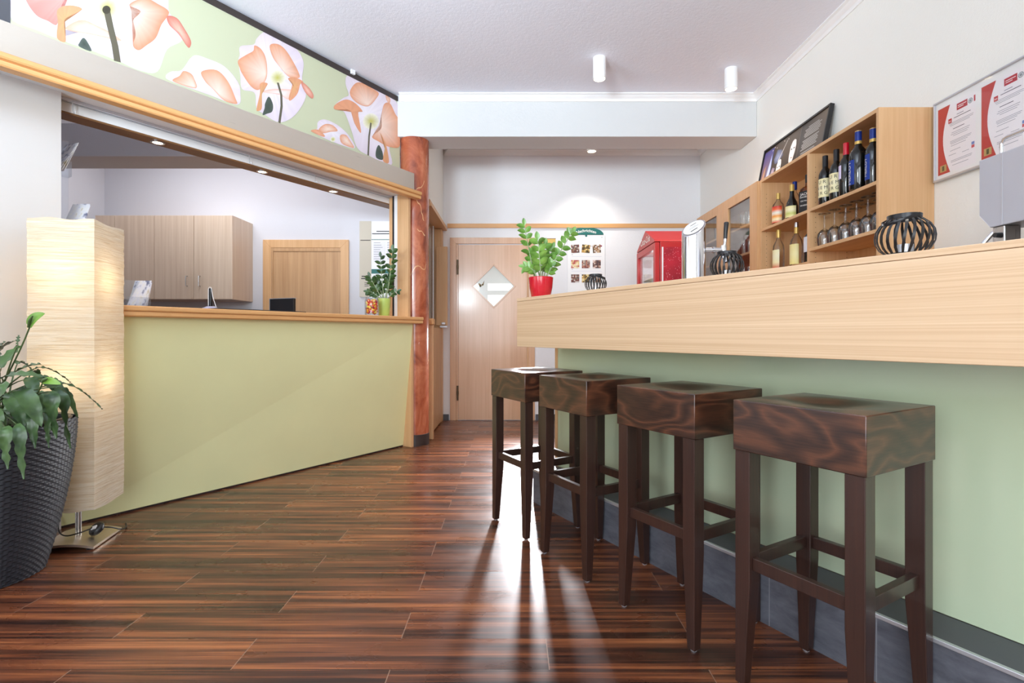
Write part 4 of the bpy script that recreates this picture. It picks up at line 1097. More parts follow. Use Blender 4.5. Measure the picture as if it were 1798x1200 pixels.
for k in range(4):
    o = tag(MB().lathe([(0, 0), (.030, 0), (.032, .01), (.032, .12), (.014, .18), (.013, .225), (.015, .227), (.015, .24), (0, .24)], 20).build('drink_bottle', 'greenb', smooth=40, loc=(1.275, 4.42 + .12 * k, 1.2085)), 'green bottle on a shelf inside the red fridge, ' + ('nearest the camera', 'second from the camera', 'third from the camera', 'farthest from the camera')[k], 'bottle', 'bottles inside the fridge')

# ------------------------------------------------------------------ open shelf unit and glazed cabinet on the right wall
XF, XB = 1.90, XW - .001
su = thing('open_shelf_unit', 'open beech wall shelf holding bottles and wine glasses', 'shelf', (XB, 3.31, 1.2))
def sl(x, y, z): return (x - XB, y - 3.31, z - 1.2)
def sbox(name, x0, x1, y0, y1, z0, z1, m, par, bevel=.0015):
    a, b = sl(x0, y0, z0), sl(x1, y1, z1)
    return box(name, a[0], b[0], a[1], b[1], a[2], b[2], m, par, bevel)
def pins(par, yy, face, z0, z1, xs):
    mb = MB(); s_ = -1 if face < 0 else 1
    for x in xs:
        z = z0
        while z < z1:
            p = sl(x, yy, z); vs = [(p[0] + .0026 * math.cos(k * 1.047), p[1] + s_ * .0004, p[2] + .0026 * math.sin(k * 1.047)) for k in range(6)]
            mb.add(vs, [tuple(range(6))]); z += .032
    o = mb.build('shelf_pin_holes', 'brass', par, recalc=False); o['kind'] = 'stuff'
a = sbox('side_panel', XF, XB, 2.671, 2.690, 1.2, 2.179, 'beechc', su)
b_ = sbox('divider', XF, XB, 3.295, 3.320, 1.22, 2.158, 'beechc', su); pins(b_, 3.295, -1, 1.30, 2.10, (1.94, 2.14))
c_ = sbox('side_panel', XF, XB, 3.930, 3.950, 1.2, 2.179, 'beechc', su); pins(c_, 3.930, -1, 1.30, 2.10, (1.94, 2.14))
sbox('top_board', XF, XB, 2.690, 3.930, 2.158, 2.179, 'beechy', su)
sbox('bottom_board', XF, XB, 2.690, 3.930, 1.2, 1.22, 'beechy', su)
sbox('back_panel', XB - .008, XB, 2.690, 3.930, 1.22, 2.158, 'beechc', su, 0)
for y0, y1, z in ((2.690, 3.295, 1.803), (2.690, 3.295, 1.550), (3.320, 3.930, 1.803), (3.320, 3.930, 1.470)):
    sbox('shelf_board', XF, XB - .008, y0, y1, z - .020, z, 'beechy', su)
gc = thing('glazed_cabinet', 'beech wall cabinet with two glazed doors beyond the open shelf', 'cabinet', (XB, 4.60, 1.2))
def gbox(name, x0, x1, y0, y1, z0, z1, m, par, bevel=.0015):
    return box(name, x0 - XB, x1 - XB, y0 - 4.60, y1 - 4.60, z0 - 1.2, z1 - 1.2, m, par, bevel)
gbox('side_panel', XF, XB, 3.951, 3.970, 1.2, 2.179, 'beechc', gc); gbox('side_panel', XF, XB, 5.225, 5.245, 1.2, 2.179, 'beechc', gc)
gbox('top_board', XF, XB, 3.970, 5.225, 2.158, 2.179, 'beechy', gc); gbox('bottom_board', XF, XB, 3.970, 5.225, 1.2, 1.22, 'beechy', gc)
gbox('back_panel', XB - .008, XB, 3.970, 5.225, 1.22, 2.158, 'beechc', gc, 0)
for z in (1.44, 1.67, 1.90): gbox('shelf_board', XF + .01, XB - .008, 3.972, 5.223, z - .018, z, 'beechy', gc)
for y0, y1, g0, g1 in ((3.953, 4.594, 4.075, 4.485), (4.598, 5.243, 4.735, 5.085)):
    mb = MB()
    for q in ((y0, g0, 1.2, 2.176), (g1, y1, 1.2, 2.176), (g0, g1, 2.093, 2.176), (g0, g1, 1.2, 1.29)): mb.box(XF - .021 - XB, XF - .001 - XB, q[0] - 4.6, q[1] - 4.6, q[2] - 1.2, q[3] - 1.2)
    dd = mb.build('door', 'beechc', gc)
    gbox('pane', XF - .013, XF - .009, g0, g1, 1.29, 2.093, 'pane', dd, 0)

# ------------------------------------------------------------------ bottles
LABC = 205
def bottle(name, label, loc, prof, glassm, cap=None, capm='black', lab=None, bands=(), group='bottles on the bar shelf', text=None, seg=36, extra=None):
    """prof of the glass; cap (profile); lab = (z0, z1, a0, a1, colour list per band)"""
    t = thing(name, label, 'bottle', loc, 0, group)
    MB().lathe(prof, seg).build('glass', glassm, t, smooth=45)
    if cap: MB().lathe(cap, 24).build('capsule', capm, t, smooth=40)
    for z0, z1, rad, m in bands: MB().lathe([(rad, z0), (rad, z1)], 28).build('neck_band', m, t, smooth=40)
    if lab:
        z0, z1, rad, a0, a1, cols = lab; mb = MB(); k = len(cols) - 1
        for i in range(k):
            za, zb = z0 + (z1 - z0) * i / k, z0 + (z1 - z0) * (i + 1) / k; n = 18
            vs = []; cc = []
            for j in range(n + 1):
                a = R(a0 + (a1 - a0) * j / n)
                vs += [(rad * math.cos(a), rad * math.sin(a), za), (rad * math.cos(a), rad * math.sin(a), zb)]; cc += [cols[i], cols[i + 1]]
            mb.add(vs, [(2 * j, 2 * j + 2, 2 * j + 3, 2 * j + 1) for j in range(n)], 0, cc)
        lo = mb.build('label', 'printg', t, smooth=60, recalc=False)
        if text:
            mb = MB()
            for s, size, zc, ac, rot, col in text:
                def f(u, w, zc=zc, ac=ac, rot=rot):
                    if rot: u, w = -w, u
                    a = R(ac) + u / rad
                    return ((rad + .0007) * math.cos(a), (rad + .0007) * math.sin(a), zc + w)
                lettering(mb, s, size, f, 0, 0, 1, col, True)
            mb.build('lettering', 'printg', lo, recalc=False)
    if extra: extra(t)
    return t
def wine(s=1.0, h=.300, r=.0375):
    return [(0, .004), (r * .6, 0), (r * .94, .001), (r, .006), (r, .178 * s), (r * .96, .192 * s), (r * .75, .212 * s), (r * .46, .228 * s), (.0145, .245 * s), (.0138, h), (0, h)]
CR, CR2, BK, IV = C(238, 226, 176), C(240, 230, 190), C(40, 36, 34), C(222, 210, 240)
def letters(z0):
    return [('U R', .030, z0 + .074, LABC + 4, 0, BK), ('N E M', .027, z0 + .040, LABC, 0, BK), ('E R G', .027, z0 + .006, LABC + 4, 0, BK)]
Z1 = 1.8035
for (x, y), lb in (((1.948, 3.205), 'dark wine bottle with a cream letter label at the left end of the upper shelf'), ((1.948, 3.095), 'dark wine bottle with a cream letter label and black cap, second from the left')):
    bottle('wine_bottle', lb, (x, y, Z1), wine(), 'bottle', [(0, .306), (.0150, .306), (.0158, .302), (.0158, .236), (.0165, .234)], 'black', (.045, .160, .0379, LABC - 75, LABC + 62, [CR, CR2, CR]), (), text=letters(.055))
bottle('wine_bottle', 'dark wine bottle with a red capsule and pale lilac label', (1.945, 3.0, Z1), wine(1, .300), 'bottle', [(0, .310), (.0148, .310), (.0156, .306), (.0160, .240)], 'red', (.10, .178, .0379, LABC - 70, LABC - 8, [IV, IV]), ())
NV, GD = C(30, 58, 140), C(214, 190, 110)
M['navy'] = plain('navy_foil', lin(24, 48, 128), .3, .2)
for (x, y), lb, s, rr_, tx in (((1.932, 2.875), 'large dark bottle with a blue vertical merlot label', 1.06, .0455, .046), ((1.945, 2.775), 'dark bottle with a blue merlot label at the right end of the shelf', .98, .0375, .036)):
    hh = .312 * s
    bottle('wine_bottle', lb, (x, y, Z1), wine(s, hh - .004, rr_), 'bottle', [(0, hh), (.0168, hh), (.0172, hh - .004), (.0175, hh - .058)], 'navy', (.028, .165, rr_ + .0005, LABC - 58, LABC + 6, [NV, NV]), ((hh - .075, hh - .058, .0178, 'gold'), (hh - .005, hh - .001, .0176, 'gold')), text=[('MERLOT', tx * .74, .096, LABC - 20, 1, C(236, 232, 220))])
for (x, y), lb in (((2.05, 3.04), 'dark wine bottle standing behind the red capped bottle'), ((2.05, 2.80), 'dark wine bottle standing behind the two merlot bottles')):
    bottle('wine_bottle', lb, (x, y, Z1), wine(), 'bottle', [(0, .306), (.0150, .306), (.0158, .302), (.0158, .236)], 'black', (.055, .155, .0379, LABC - 40, LABC + 30, [C(150, 200, 215)] * 2))
# spirits in the far bay
OR_ = [C(214, 60, 40), C(250, 236, 190), C(246, 160, 60), C(240, 240, 226), C(236, 110, 60), C(206, 44, 50)]
bottle('liqueur_bottle', 'clear liqueur bottle with an orange red label and gold cap', (1.955, 3.785, Z1), [(0, .004), (.034, 0), (.040, .006), (.041, .125), (.036, .150), (.018, .172), (.0125, .186), (.012, .215), (0, .215)], 'clearb', [(0, .232), (.0135, .232), (.014, .205), (.0135, .188)], 'gold', (.012, .132, .0414, LABC - 78, LABC + 72, OR_))
bottle('spirit_bottle', 'tall clear spirit bottle with a navy cap and white label', (2.03, 3.70, Z1), [(0, .004), (.034, 0), (.037, .006), (.037, .165), (.030, .190), (.014, .215), (.013, .275), (0, .275)], 'clearb', [(0, .292), (.0150, .292), (.0155, .288), (.0155, .235)], 'navy', (.025, .105, .0374, LABC - 60, LABC + 60, [C(238, 236, 232)] * 3))
bottle('liqueur_bottle', 'brown liqueur bottle with a cream label and gold capsule', (1.955, 3.60, Z1), [(0, .004), (.036, 0), (.040, .006), (.041, .085), (.034, .115), (.018, .150), (.0140, .175), (.0135, .225), (0, .225)], 'bottle', [(0, .242), (.0155, .242), (.016, .236), (.0162, .195)], 'gold', (.010, .088, .0414, LABC - 75, LABC + 75, [C(236, 226, 170), C(196, 200, 110), C(240, 232, 190), C(238, 226, 160)]))
t = thing('whiskey_bottle', 'square black labelled whiskey bottle beside the divider', 'bottle', (1.975, 3.44, Z1), R(-62), 'bottles on the bar shelf')
mb = MB(); q = .038
def sq(w, z, rd=.008): return [(w - rd, -w, z), (w, -w + rd, z), (w, w - rd, z), (w - rd, w, z), (-w + rd, w, z), (-w, w - rd, z), (-w, -w + rd, z), (-w + rd, -w, z)]
vs = []; zs = [(q * .94, 0), (q, .004), (q, .158), (q * .92, .168), (q * .55, .182)]
for w, z in zs: vs += sq(w, z, w * .25)
mb.add(vs, [tuple(range(8))[::-1], tuple(range(32, 40))] + [(j * 8 + i, j * 8 + (i + 1) % 8, (j + 1) * 8 + (i + 1) % 8, (j + 1) * 8 + i) for j in range(4) for i in range(8)])
mb.lathe([(q * .5, .180), (.016, .196), (.0155, .235), (0, .235)], 20); mb.build('glass', 'amber', t, smooth=35)
MB().lathe([(0, .262), (.0160, .262), (.0165, .258), (.0165, .212)], 20).build('capsule', 'black', t, smooth=40)
mb = MB(); mb.box(-q * .99, q * .99, -q - .0006, -q, .012, .150); mb.box(-q - .0006, -q, -q * .99, q * .99, .012, .150); lo = mb.build('label', 'black', t)
mb = MB()
fr_ = lambda a, b: (a, -q - .0012, .085 + b); sd = lambda a, b: (-q - .0012, -a, .085 + b)
for g_ in (fr_, sd):
    lettering(mb, "JACK", .024, lambda a, b: g_(a, b + .036)); lettering(mb, "DANIEL'S", .015, lambda a, b: g_(a, b + .020)); lettering(mb, 'Old No.7', .014, lambda a, b: g_(a, b - .005)); lettering(mb, 'WHISKEY', .014, lambda a, b: g_(a, b - .035))
mb.build('lettering', 'textw', lo, recalc=False)
Z2_ = 1.4705
bottle('spirit_bottle', 'clear bottle with a tall arched cream label on the lower far shelf', (1.965, 3.80, Z2_), [(0, .004), (.036, 0), (.040, .006), (.040, .150), (.036, .185), (.016, .225), (.013, .240), (.013, .285), (0, .285)], 'clearb', [(0, .300), (.0150, .300), (.0155, .250), (.014, .24)], 'gold', (.012, .150, .0404, LABC - 55, LABC + 45, [C(206, 70, 50), C(238, 226, 176), C(240, 232, 196), C(240, 230, 180)]))
bottle('spirit_bottle', 'clear bottle with a yellow label and dark oval on the lower far shelf', (1.965, 3.56, Z2_), [(0, .004), (.038, 0), (.042, .006), (.042, .150), (.036, .180), (.016, .215), (.0135, .230), (.013, .285), (0, .285)], 'clearb', [(0, .302), (.0140, .302), (.0145, .270)], 'steel', (.012, .150, .0424, LABC - 60, LABC + 55, [C(236, 220, 140), C(240, 228, 170), C(236, 220, 150)]), ((.225, .268, .0145, 'gold'),))
bottle('spirit_bottle', 'small dark bottle with a white label beside the divider on the lower far shelf', (1.975, 3.42, Z2_), [(0, .004), (.032, 0), (.035, .006), (.035, .165), (.028, .185), (.013, .205), (.013, .225), (0, .225)], 'bottle', [(0, .236), (.0150, .236), (.0155, .205)], 'black', (.075, .175, .0354, LABC - 60, LABC + 60, [C(226, 228, 236)] * 3))

# ------------------------------------------------------------------ wine glasses, upside down
GP = [(.036, 0), (.0405, .030), (.0415, .055), (.037, .080), (.022, .100), (.006, .110), (.0042, .118), (.0040, .185), (.006, .194), (.034, .2035), (.034, .205), (.004, .2052), (0, .2052)]
GI = [(.0345, 0), (.039, .030), (.040, .055), (.0355, .079), (.021, .0975), (0, .104)]
NTH = ['first', 'second', 'third', 'fourth', 'fifth', 'sixth']
gl0 = tag(MB().lathe(GP + [], 28).lathe(GI[::-1] + [(.036, 0)], 28).build('wine_glass', 'glass', smooth=50, recalc=False), 'x', 'wine glass', 'upside-down wine glasses on the shelf')
first = True
for row, x, ys in (('front', 1.955, [3.225, 3.125, 3.02, 2.925, 2.83, 2.745]), ('back', 2.06, [3.19, 3.09, 2.99, 2.89, 2.79])):
    for k, y in enumerate(ys):
        o = gl0 if first else gl0.copy()
        if not first: COL.objects.link(o)
        first = False
        o.location = (x, y, 1.5505); o['label'] = f'upside-down stemmed wine glass on the lower shelf, {row} row, {NTH[k]} from the left'
# glasses behind the glazed doors
TP = [(0, .003), (.028, 0), (.030, .004), (.034, .11), (.0345, .125), (.033, .125), (.0285, .010), (0, .008)]
tg0 = None
for z, zn in ((1.4405, 'lower'), (1.6705, 'middle'), (1.9005, 'upper')):
    for k, y in enumerate((4.12, 4.22, 4.32, 4.42, 4.78, 4.88, 4.98)):
        side = 'nearer' if y < 4.6 else 'farther'
        lb = f'clear tumbler on the {zn} shelf behind the {side} glazed door, {NTH[k if k < 4 else k - 4]} from the right'
        if tg0 is None: tg0 = MB().lathe(TP, 20).build('tumbler', 'glass', smooth=50); o = tg0
        else: o = tg0.copy(); COL.objects.link(o)
        o.location = (1.99, y, z); tag(o, lb, 'glass', 'tumblers in the glazed cabinet')

# ------------------------------------------------------------------ leaning picture on top of the shelves
th = math.atan(.075 / .38)
pp = thing('leaning_picture', 'black framed picture of pale masks leaning on top of the shelves', 'picture', (2.072, 3.93, 2.1858)); pp.rotation_euler = (0, th, 0)
PL, PH, PT = .915, .385, .030
mb = MB()
for q in ((-PL / 2, PL / 2, 0, .016), (-PL / 2, PL / 2, PH - .016, PH), (-PL / 2, -PL / 2 + .014, .016, PH - .016), (PL / 2 - .014, PL / 2, .016, PH - .016)): mb.box(0, PT, q[0], q[1], q[2], q[3])
mb.build('frame', 'black', pp, bevel=.002)
mb = MB()
def pf(u, v, e=0): return (.010 - e, PL / 2 - u * PL, v * PH)            # u from the viewer's left, v up
def quad(u0, u1, v0, v1, cols, e=0): mb.add([pf(u0, v0, e), pf(u1, v0, e), pf(u1, v1, e), pf(u0, v1, e)], [(0, 1, 2, 3)], 0, cols)
DK, DK2 = C(48, 42, 40), C(92, 80, 70)
quad(.01, .62, .03, .97, [DK, DK, DK2, DK]); quad(.62, .99, .03, .97, [C(58, 54, 54), C(84, 76, 72), C(120, 106, 92), C(70, 64, 62)]); quad(.617, .621, .03, .97, [C(120, 114, 108)] * 4, .0005)
quad(.02, .19, .05, .92, [C(150, 120, 104), C(60, 60, 96), C(60, 64, 120), C(72, 66, 130)], .0005)
def blob(pts, cols, e):
    k = len(pts); c = (sum(p[0] for p in pts) / k, sum(p[1] for p in pts) / k)
    mb.add([pf(*c, e)] + [pf(*p, e) for p in pts], [(0, 1 + i, 1 + (i + 1) % k) for i in range(k)], 0, [cols[0]] + [cols[1]] * k)
GR, GR2 = C(196, 200, 220), C(140, 150, 190)
blob([(.10, .10), (.14, .55), (.17, .80), (.19, .50), (.17, .12)], (GR, GR2), .001); blob([(.03, .15), (.06, .55), (.09, .60), (.08, .2)], (C(206, 160, 130), C(150, 110, 90)), .001)
blob([(.19, .28), (.22, .45), (.27, .40), (.25, .15), (.21, .05)], (C(200, 180, 190), C(120, 110, 130)), .001)
blob([(.22, .62), (.26, .80), (.34, .74), (.38, .60), (.32, .48), (.25, .50)], (C(130, 138, 168), C(80, 84, 104)), .001)
mb.add([pf(.30, .52, .0015), pf(.31, .50, .0015), pf(.42, .86, .0015), pf(.415, .875, .0015)], [(0, 1, 2, 3)], 0, [C(190, 186, 184)] * 4)
for (u, v) in ((.20, .9), (.24, .86), (.36, .90), (.43, .88), (.17, .86)): blob([(u + .006 * math.cos(a), v + .015 * math.sin(a)) for a in (0, 1.2, 2.5, 3.8, 5)], (C(220, 210, 204),) * 2, .0015)
def mask(u, v, s):
    out = [(0, -1), (-.30, -.45), (-.36, 0), (-.34, .55), (-.18, .85), (.05, .92), (.26, .8), (.36, .45), (.34, 0), (.22, -.5)]
    blob([(u + x * s * .42, v + y * s) for x, y in out], (C(240, 234, 232), C(214, 206, 204)), .0015)
    for dx in (-.15, .15): blob([(u + (dx + .09 * math.cos(a)) * s * .42, v + (.30 + .06 * math.sin(a)) * s) for a in (0, 1.05, 2.1, 3.14, 4.2, 5.2)], (C(40, 34, 34),) * 2, .002)
    blob([(u + .10 * math.cos(a) * s * .42, v + (-.32 + .04 * math.sin(a)) * s) for a in (0, 1.05, 2.1, 3.14, 4.2, 5.2)], (C(120, 60, 60),) * 2, .002)
mask(.335, .30, .26); mask(.535, .50, .30)
for k in range(6): quad(.05 + .03 * k, .058 + .03 * k, .06, .10 + .08 * ((k * 7) % 3) / 2, [C(226, 220, 216)] * 4, .002)
for k in range(20):
    if k in (6, 13): continue
    w = .22 - (.03 if k % 3 == 2 else 0) - (.08 if k == 0 else 0) - (.10 if k > 17 else 0)
    quad(.80 - w / 2 - .002 * k, .80 + w / 2 - .002 * k, .82 - .034 * k, .836 - .034 * k, [C(186, 182, 178)] * 4, .001)
mb.build('print', 'printg', pp, recalc=False)

# ------------------------------------------------------------------ framed certificates on the right wall
cf = thing('certificate_frame', 'aluminium framed pair of red and white certificates on the right wall', 'picture', (XW - .001, 2.30, 1.98))
CL_, CH_ = .72, .405
mb = MB(); y0, y1 = 2.654 - 2.30, 2.654 - 2.30 - CL_
for q in ((y1, y0, -.201, -.192), (y1, y0, .195, .204), (y1, y1 + .009, -.192, .195), (y0 - .009, y0, -.192, .195)): mb.box(-.022, 0, q[0], q[1], q[2], q[3])
mb.build('frame', 'alu', cf, bevel=.002)
box('backing', -.012, -.001, y1 + .009, y0 - .009, -.192, .195, 'whitem', cf)
box('glazing', -.0185, -.0165, y1 + .009, y0 - .009, -.192, .195, 'picglass', cf)
RD = C(196, 70, 64)
for k, yl in enumerate((y0 - .022, y0 - .265)):
    Wc, Hc, zb = .212, .335, -.172
    def c_(u, v, e=0): return (-.0125 - e, yl - u * Wc, zb + v * Hc)
    mb = MB()
    def cq(u0, u1, v0, v1, col, e=.0006): mb.add([c_(u0, v0, e), c_(u1, v0, e), c_(u1, v1, e), c_(u0, v1, e)], [(0, 1, 2, 3)], 0, [col] * 4)
    cq(0, 1, 0, 1, C(246, 242, 246), .0002)
    arc = [(.34 - .20 * math.sin(math.pi * i / 14), i / 14) for i in range(15)]
    for i in range(14): mb.add([c_(0, arc[i][1], .0006), c_(arc[i][0] if i else .34, arc[i][1], .0006), c_(arc[i + 1][0], arc[i + 1][1], .0006), c_(0, arc[i + 1][1], .0006)], [(0, 1, 2, 3)], 0, [RD] * 4)
    cq(.52, .80, .86, .955, C(188, 56, 66)); cq(.96, 1.0, .87, .955, C(188, 56, 66)); cq(.29, .385, .72, .785, C(196, 50, 56))
    lettering(mb, 'iso', .013, lambda a, b: c_(.337 + a / Wc, .738 + b / Hc, .0009), 0, .01, 1, C(250, 240, 240))
    cq(.55, .77, .915, .925, C(250, 236, 236), .0009); cq(.55, .70, .89, .90, C(250, 236, 236), .0009)
    for rr2, cc in ((.058, C(120, 128, 134)), (.044, C(222, 224, 228)), (.030, C(140, 148, 152))):
        mb.add([c_(.875 + rr2 * math.cos(a * .5236), .905 + rr2 * .64 * math.sin(a * .5236), .0007 + .06 * (.058 - rr2) * .1) for a in range(12)], [tuple(range(12))], 0, [cc] * 12)
    lt = C(150, 150, 162)
    for (v, u0, u1) in ((.80, .52, .70), (.765, .44, .88), (.71, .30, .95), (.69, .32, .94), (.67, .34, .86), (.61, .42, .72), (.56, .38, .86), (.535, .36, .84), (.51, .42, .80), (.44, .34, .90), (.42, .34, .88), (.40, .36, .80), (.37, .36, .76), (.30, .34, .62), (.24, .30, .50), (.22, .66, .84), (.15, .36, .92), (.13, .36, .90), (.08, .40, .82)): cq(u0, u1, v, v + (.010 if v in (.80, .765, .61) else .006), lt if v not in (.765, .61) else C(110, 104, 116))
    cq(.06, .24, .035, .135, C(190, 160, 104), .0009); cq(.12, .18, .05, .12, C(96, 92, 60), .0012)
    cq(.90, .975, .27, .31, C(120, 140, 200)); cq(.90, .975, .225, .265, C(206, 90, 96))
    mb.build('certificate', 'printg', cf, recalc=False)

# ------------------------------------------------------------------ message board on the back wall
nb = thing('message_board', 'white message board with a green arched Nachrichten header', 'notice board', (.862, 5.999, 1.80))
box('board', -.219, .219, -.012, 0, -.38, .357, 'whitem', nb, .003)
mb = MB(); seg_ = [(.202 * math.cos(a), .086 * math.sin(a)) for a in [math.pi * i / 24 for i in range(25)]]
mb.prism([(x, .358 + z) for x, z in seg_], -.016, -.001, lambda p, q, e: (p, e, q)); mb.box(-.012, .012, -.014, -.002, .335, .36); hd = mb.build('header', 'teal', nb)
mb = MB()
def arc_f(a, b):
    an = a / .30; return ((.30 + b) * math.sin(an), -.0168, .358 - .268 + (.30 + b) * math.cos(an))
lettering(mb, 'Nachrichten', .046, arc_f, 0, .012, 1); mb.build('lettering', 'textw', hd, recalc=False)
pr = random.Random(21)
PALS = [[(96, 80, 76), (150, 120, 100), (206, 196, 190), (120, 70, 60)], [(80, 62, 40), (190, 150, 80), (230, 210, 150), (110, 90, 50)], [(226, 220, 214), (150, 110, 80), (100, 80, 60), (190, 160, 130)], [(206, 150, 130), (226, 200, 140), (240, 220, 190), (190, 90, 80)], [(180, 120, 100), (150, 130, 120), (210, 190, 170), (130, 70, 60)], [(120, 90, 80), (170, 130, 110), (220, 200, 190), (90, 70, 70)]]
for r_i, zc in enumerate((.21 - .215 + .20, .0 + .016, -.15)):
    for c_i, xc in enumerate((-.128, -.004, .122)):
        mb = MB(); pal = PALS[(r_i * 3 + c_i) % 6]; g = 6; s_ = .047; tilt = R((3, -5, 4)[c_i]) * (r_i == 0)
        for a_ in range(g):
            for b2 in range(g):
                vs = []
                for da, db in ((0, 0), (1, 0), (1, 1), (0, 1)):
                    x, z = -s_ + 2 * s_ * (a_ + da) / g, -s_ + 2 * s_ * (b2 + db) / g
                    vs.append((xc + x * math.cos(tilt) - z * math.sin(tilt), -.0135, zc + x * math.sin(tilt) + z * math.cos(tilt)))
                mb.add(vs, [(0, 1, 2, 3)], 0, [C(*pr.choice(pal))] * 4)
        mb.build('photo', 'printg', nb, recalc=False)
mb = MB()
def nq(x0, x1, z0, z1, col): mb.add([(x0, -.0132, z0), (x1, -.0132, z0), (x1, -.0132, z1), (x0, -.0132, z1)], [(0, 1, 2, 3)], 0, [col] * 4)
nq(.02, .165, .224, .228, C(110, 90, 100)); nq(.165, .182, .218, .236, C(150, 50, 90)); nq(.07, .14, .234, .238, C(130, 120, 130)); nq(-.01, 0, .238, .246, C(70, 80, 80)); nq(.175, .188, .325, .332, C(150, 160, 160))
for z in (.125, -.045): nq(-.17, -.155, z, z + .004, C(130, 90, 130)); nq(-.17, .18, z - .02, z - .018, C(190, 196, 220))
mb.build('print', 'printg', nb, recalc=False)
pq = thing('door_plaque', 'small golden brown plaque on the back wall behind the red potted plant', 'plaque', (.428, 5.999, 2.085))
box('plate', -.078, .078, -.012, 0, -.026, .026, 'gold', pq, .002); box('edge', -.080, .080, -.013, 0, .0262, .031, 'browntrim', pq)

# ------------------------------------------------------------------ office: wall cupboards, board, things on the ledge
oc = thing('office_wall_cupboard', 'grey beech wall cupboard hanging in the office', 'cupboard', (-3.38, 5.20, 1.34))
box('body', -.666, .666, -.180, .198, 0, .817, 'greywood', oc, .001)
for k, (a_, b2) in enumerate(((-.664, -.478), (-.474, -.094), (-.090, .290), (.294, .666))):
    dr_ = box('door', a_, b2, -.200, -.1805, .002, .815, 'greywood', oc, .0015)
    if k >= 1:
        xh = (b2 - .06) if k != 3 else a_ + .06
        if k == 1: xh = a_ + .05
        MB().tube([(xh, -.20, .13), (xh, -.225, .13), (xh, -.225, .225), (xh, -.20, .225)], .0042, 8).build('handle', 'steel', dr_, smooth=40)
ob = thing('office_notice_board', 'beige and white notice board with a teal stripe on the office wall', 'notice board', (-1.345, 5.399, 1.79))
box('board', -.248, .248, -.014, 0, -.399, .394, 'whitem', ob, .002)
M['beige'] = plain('beige_card', lin(204, 196, 180), .6)
box('beige_strip', -.248, -.124, -.0165, -.0145, -.399, .394, 'beige', ob)
box('teal_stripe', -.123, .248, -.0165, -.0145, -.155, -.108, 'teal', ob)
box('dark_rule', -.123, .248, -.0165, -.0145, .198, .204, 'teal', ob)
M['sheet'] = plain('paper_sheet', lin(238, 238, 246), .6)
for a_ in (-.105, .035): box('paper_sheet', a_, a_ + .125, -.0175, -.0145, -.03, .185, 'sheet', ob)
mb = MB()
def oq(x0, x1, z0, z1): mb.add([(x0, -.0185, z0), (x1, -.0185, z0), (x1, -.0185, z1), (x0, -.0185, z1)], [(0, 1, 2, 3)])
oq(-.07, .12, .283, .291); oq(-.115, .18, .258, .266); oq(-.238, -.132, .190, .197)
oq(-.225, -.19, -.188, -.178); oq(-.23, -.15, -.212, -.202); oq(-.195, -.14, -.250, -.245); oq(-.195, -.14, -.268, -.263); oq(-.195, -.15, -.286, -.281)
for k in range(8): oq(-.098, -.03 + .012 * (k % 3), .165 - .024 * k, .168 - .024 * k); oq(.042, .13 + .008 * (k % 3), .165 - .024 * k, .168 - .024 * k)
mb.build('writing', 'text', ob, recalc=False)
# plant in the lime pot
px_, py_, _ = rec(3.085, 3.30)
gp = thing('potted_zamioculcas', 'dark green zamioculcas in a lime green pot on the reception ledge', 'plant', (px_, py_, 1.1525))
MB().lathe([(0, 0), (.042, 0), (.044, .004), (.056, .150), (.053, .152), (.050, .13), (0, .13)], 40).build('pot', 'lime', gp, smooth=40)
MB().lathe([(.051, .132), (0, .136)], 24).build('soil', 'soil', gp)
gr = random.Random(9)
def gz(px, py, Y): return Vector(at(px, py, Y)) - Vector((px_, py_, 1.1525))
for pts, Y, n, ln, w in [([(674, 526), (672, 500), (669, 475), (668, 452)], py_, 6, .055, .013), ([(678, 526), (684, 500), (687, 470), (689, 440)], py_ - .02, 7, .058, .016), ([(672, 526), (664, 512), (656, 500), (650, 486)], py_ - .02, 6, .050, .013), ([(676, 526), (678, 510), (682, 495), (686, 486)], py_ + .02, 5, .048, .013), ([(674, 526), (670, 512), (663, 500), (660, 492)], py_ + .02, 5, .048, .014), ([(680, 526), (686, 518), (693, 512), (698, 511)], py_ - .03, 3, .040, .012), ([(670, 526), (662, 518), (652, 512), (646, 512)], py_, 4, .044, .012)]:
    ln *= 1.15; w *= 1.2; n += 1
    P = [gz(x, y, Y) for x, y in pts]; P[0] = Vector((P[0].x * .8, max(-.03, min(.03, P[0].y)), .132))
    zz_frond(gp, bez(P[0], P[1], P[2], P[-1], 9), n, ln, w, ['zzd', 'zzstem'], gr, .2)
jx, jy, _ = rec(2.925, 3.27)
jr = thing('candy_jar', 'glass jar full of colourful sweets beside the lime green pot', 'jar', (jx, jy, 1.1525))
MB().lathe([(0, .001), (.054, .001), (.059, .006), (.059, .125), (.052, .140), (.050, .147), (.054, .149), (.054, .153), (.047, .153), (.047, .140), (.0555, .124), (.0555, .008), (0, .006)], 36).build('glass', 'pane', jr, smooth=45)
cr = random.Random(4); mb = MB()
CC = [C(214, 40, 36), C(232, 160, 30), C(240, 210, 70), C(226, 96, 30), C(170, 30, 50), C(236, 190, 150), C(200, 70, 40), C(250, 224, 120)]
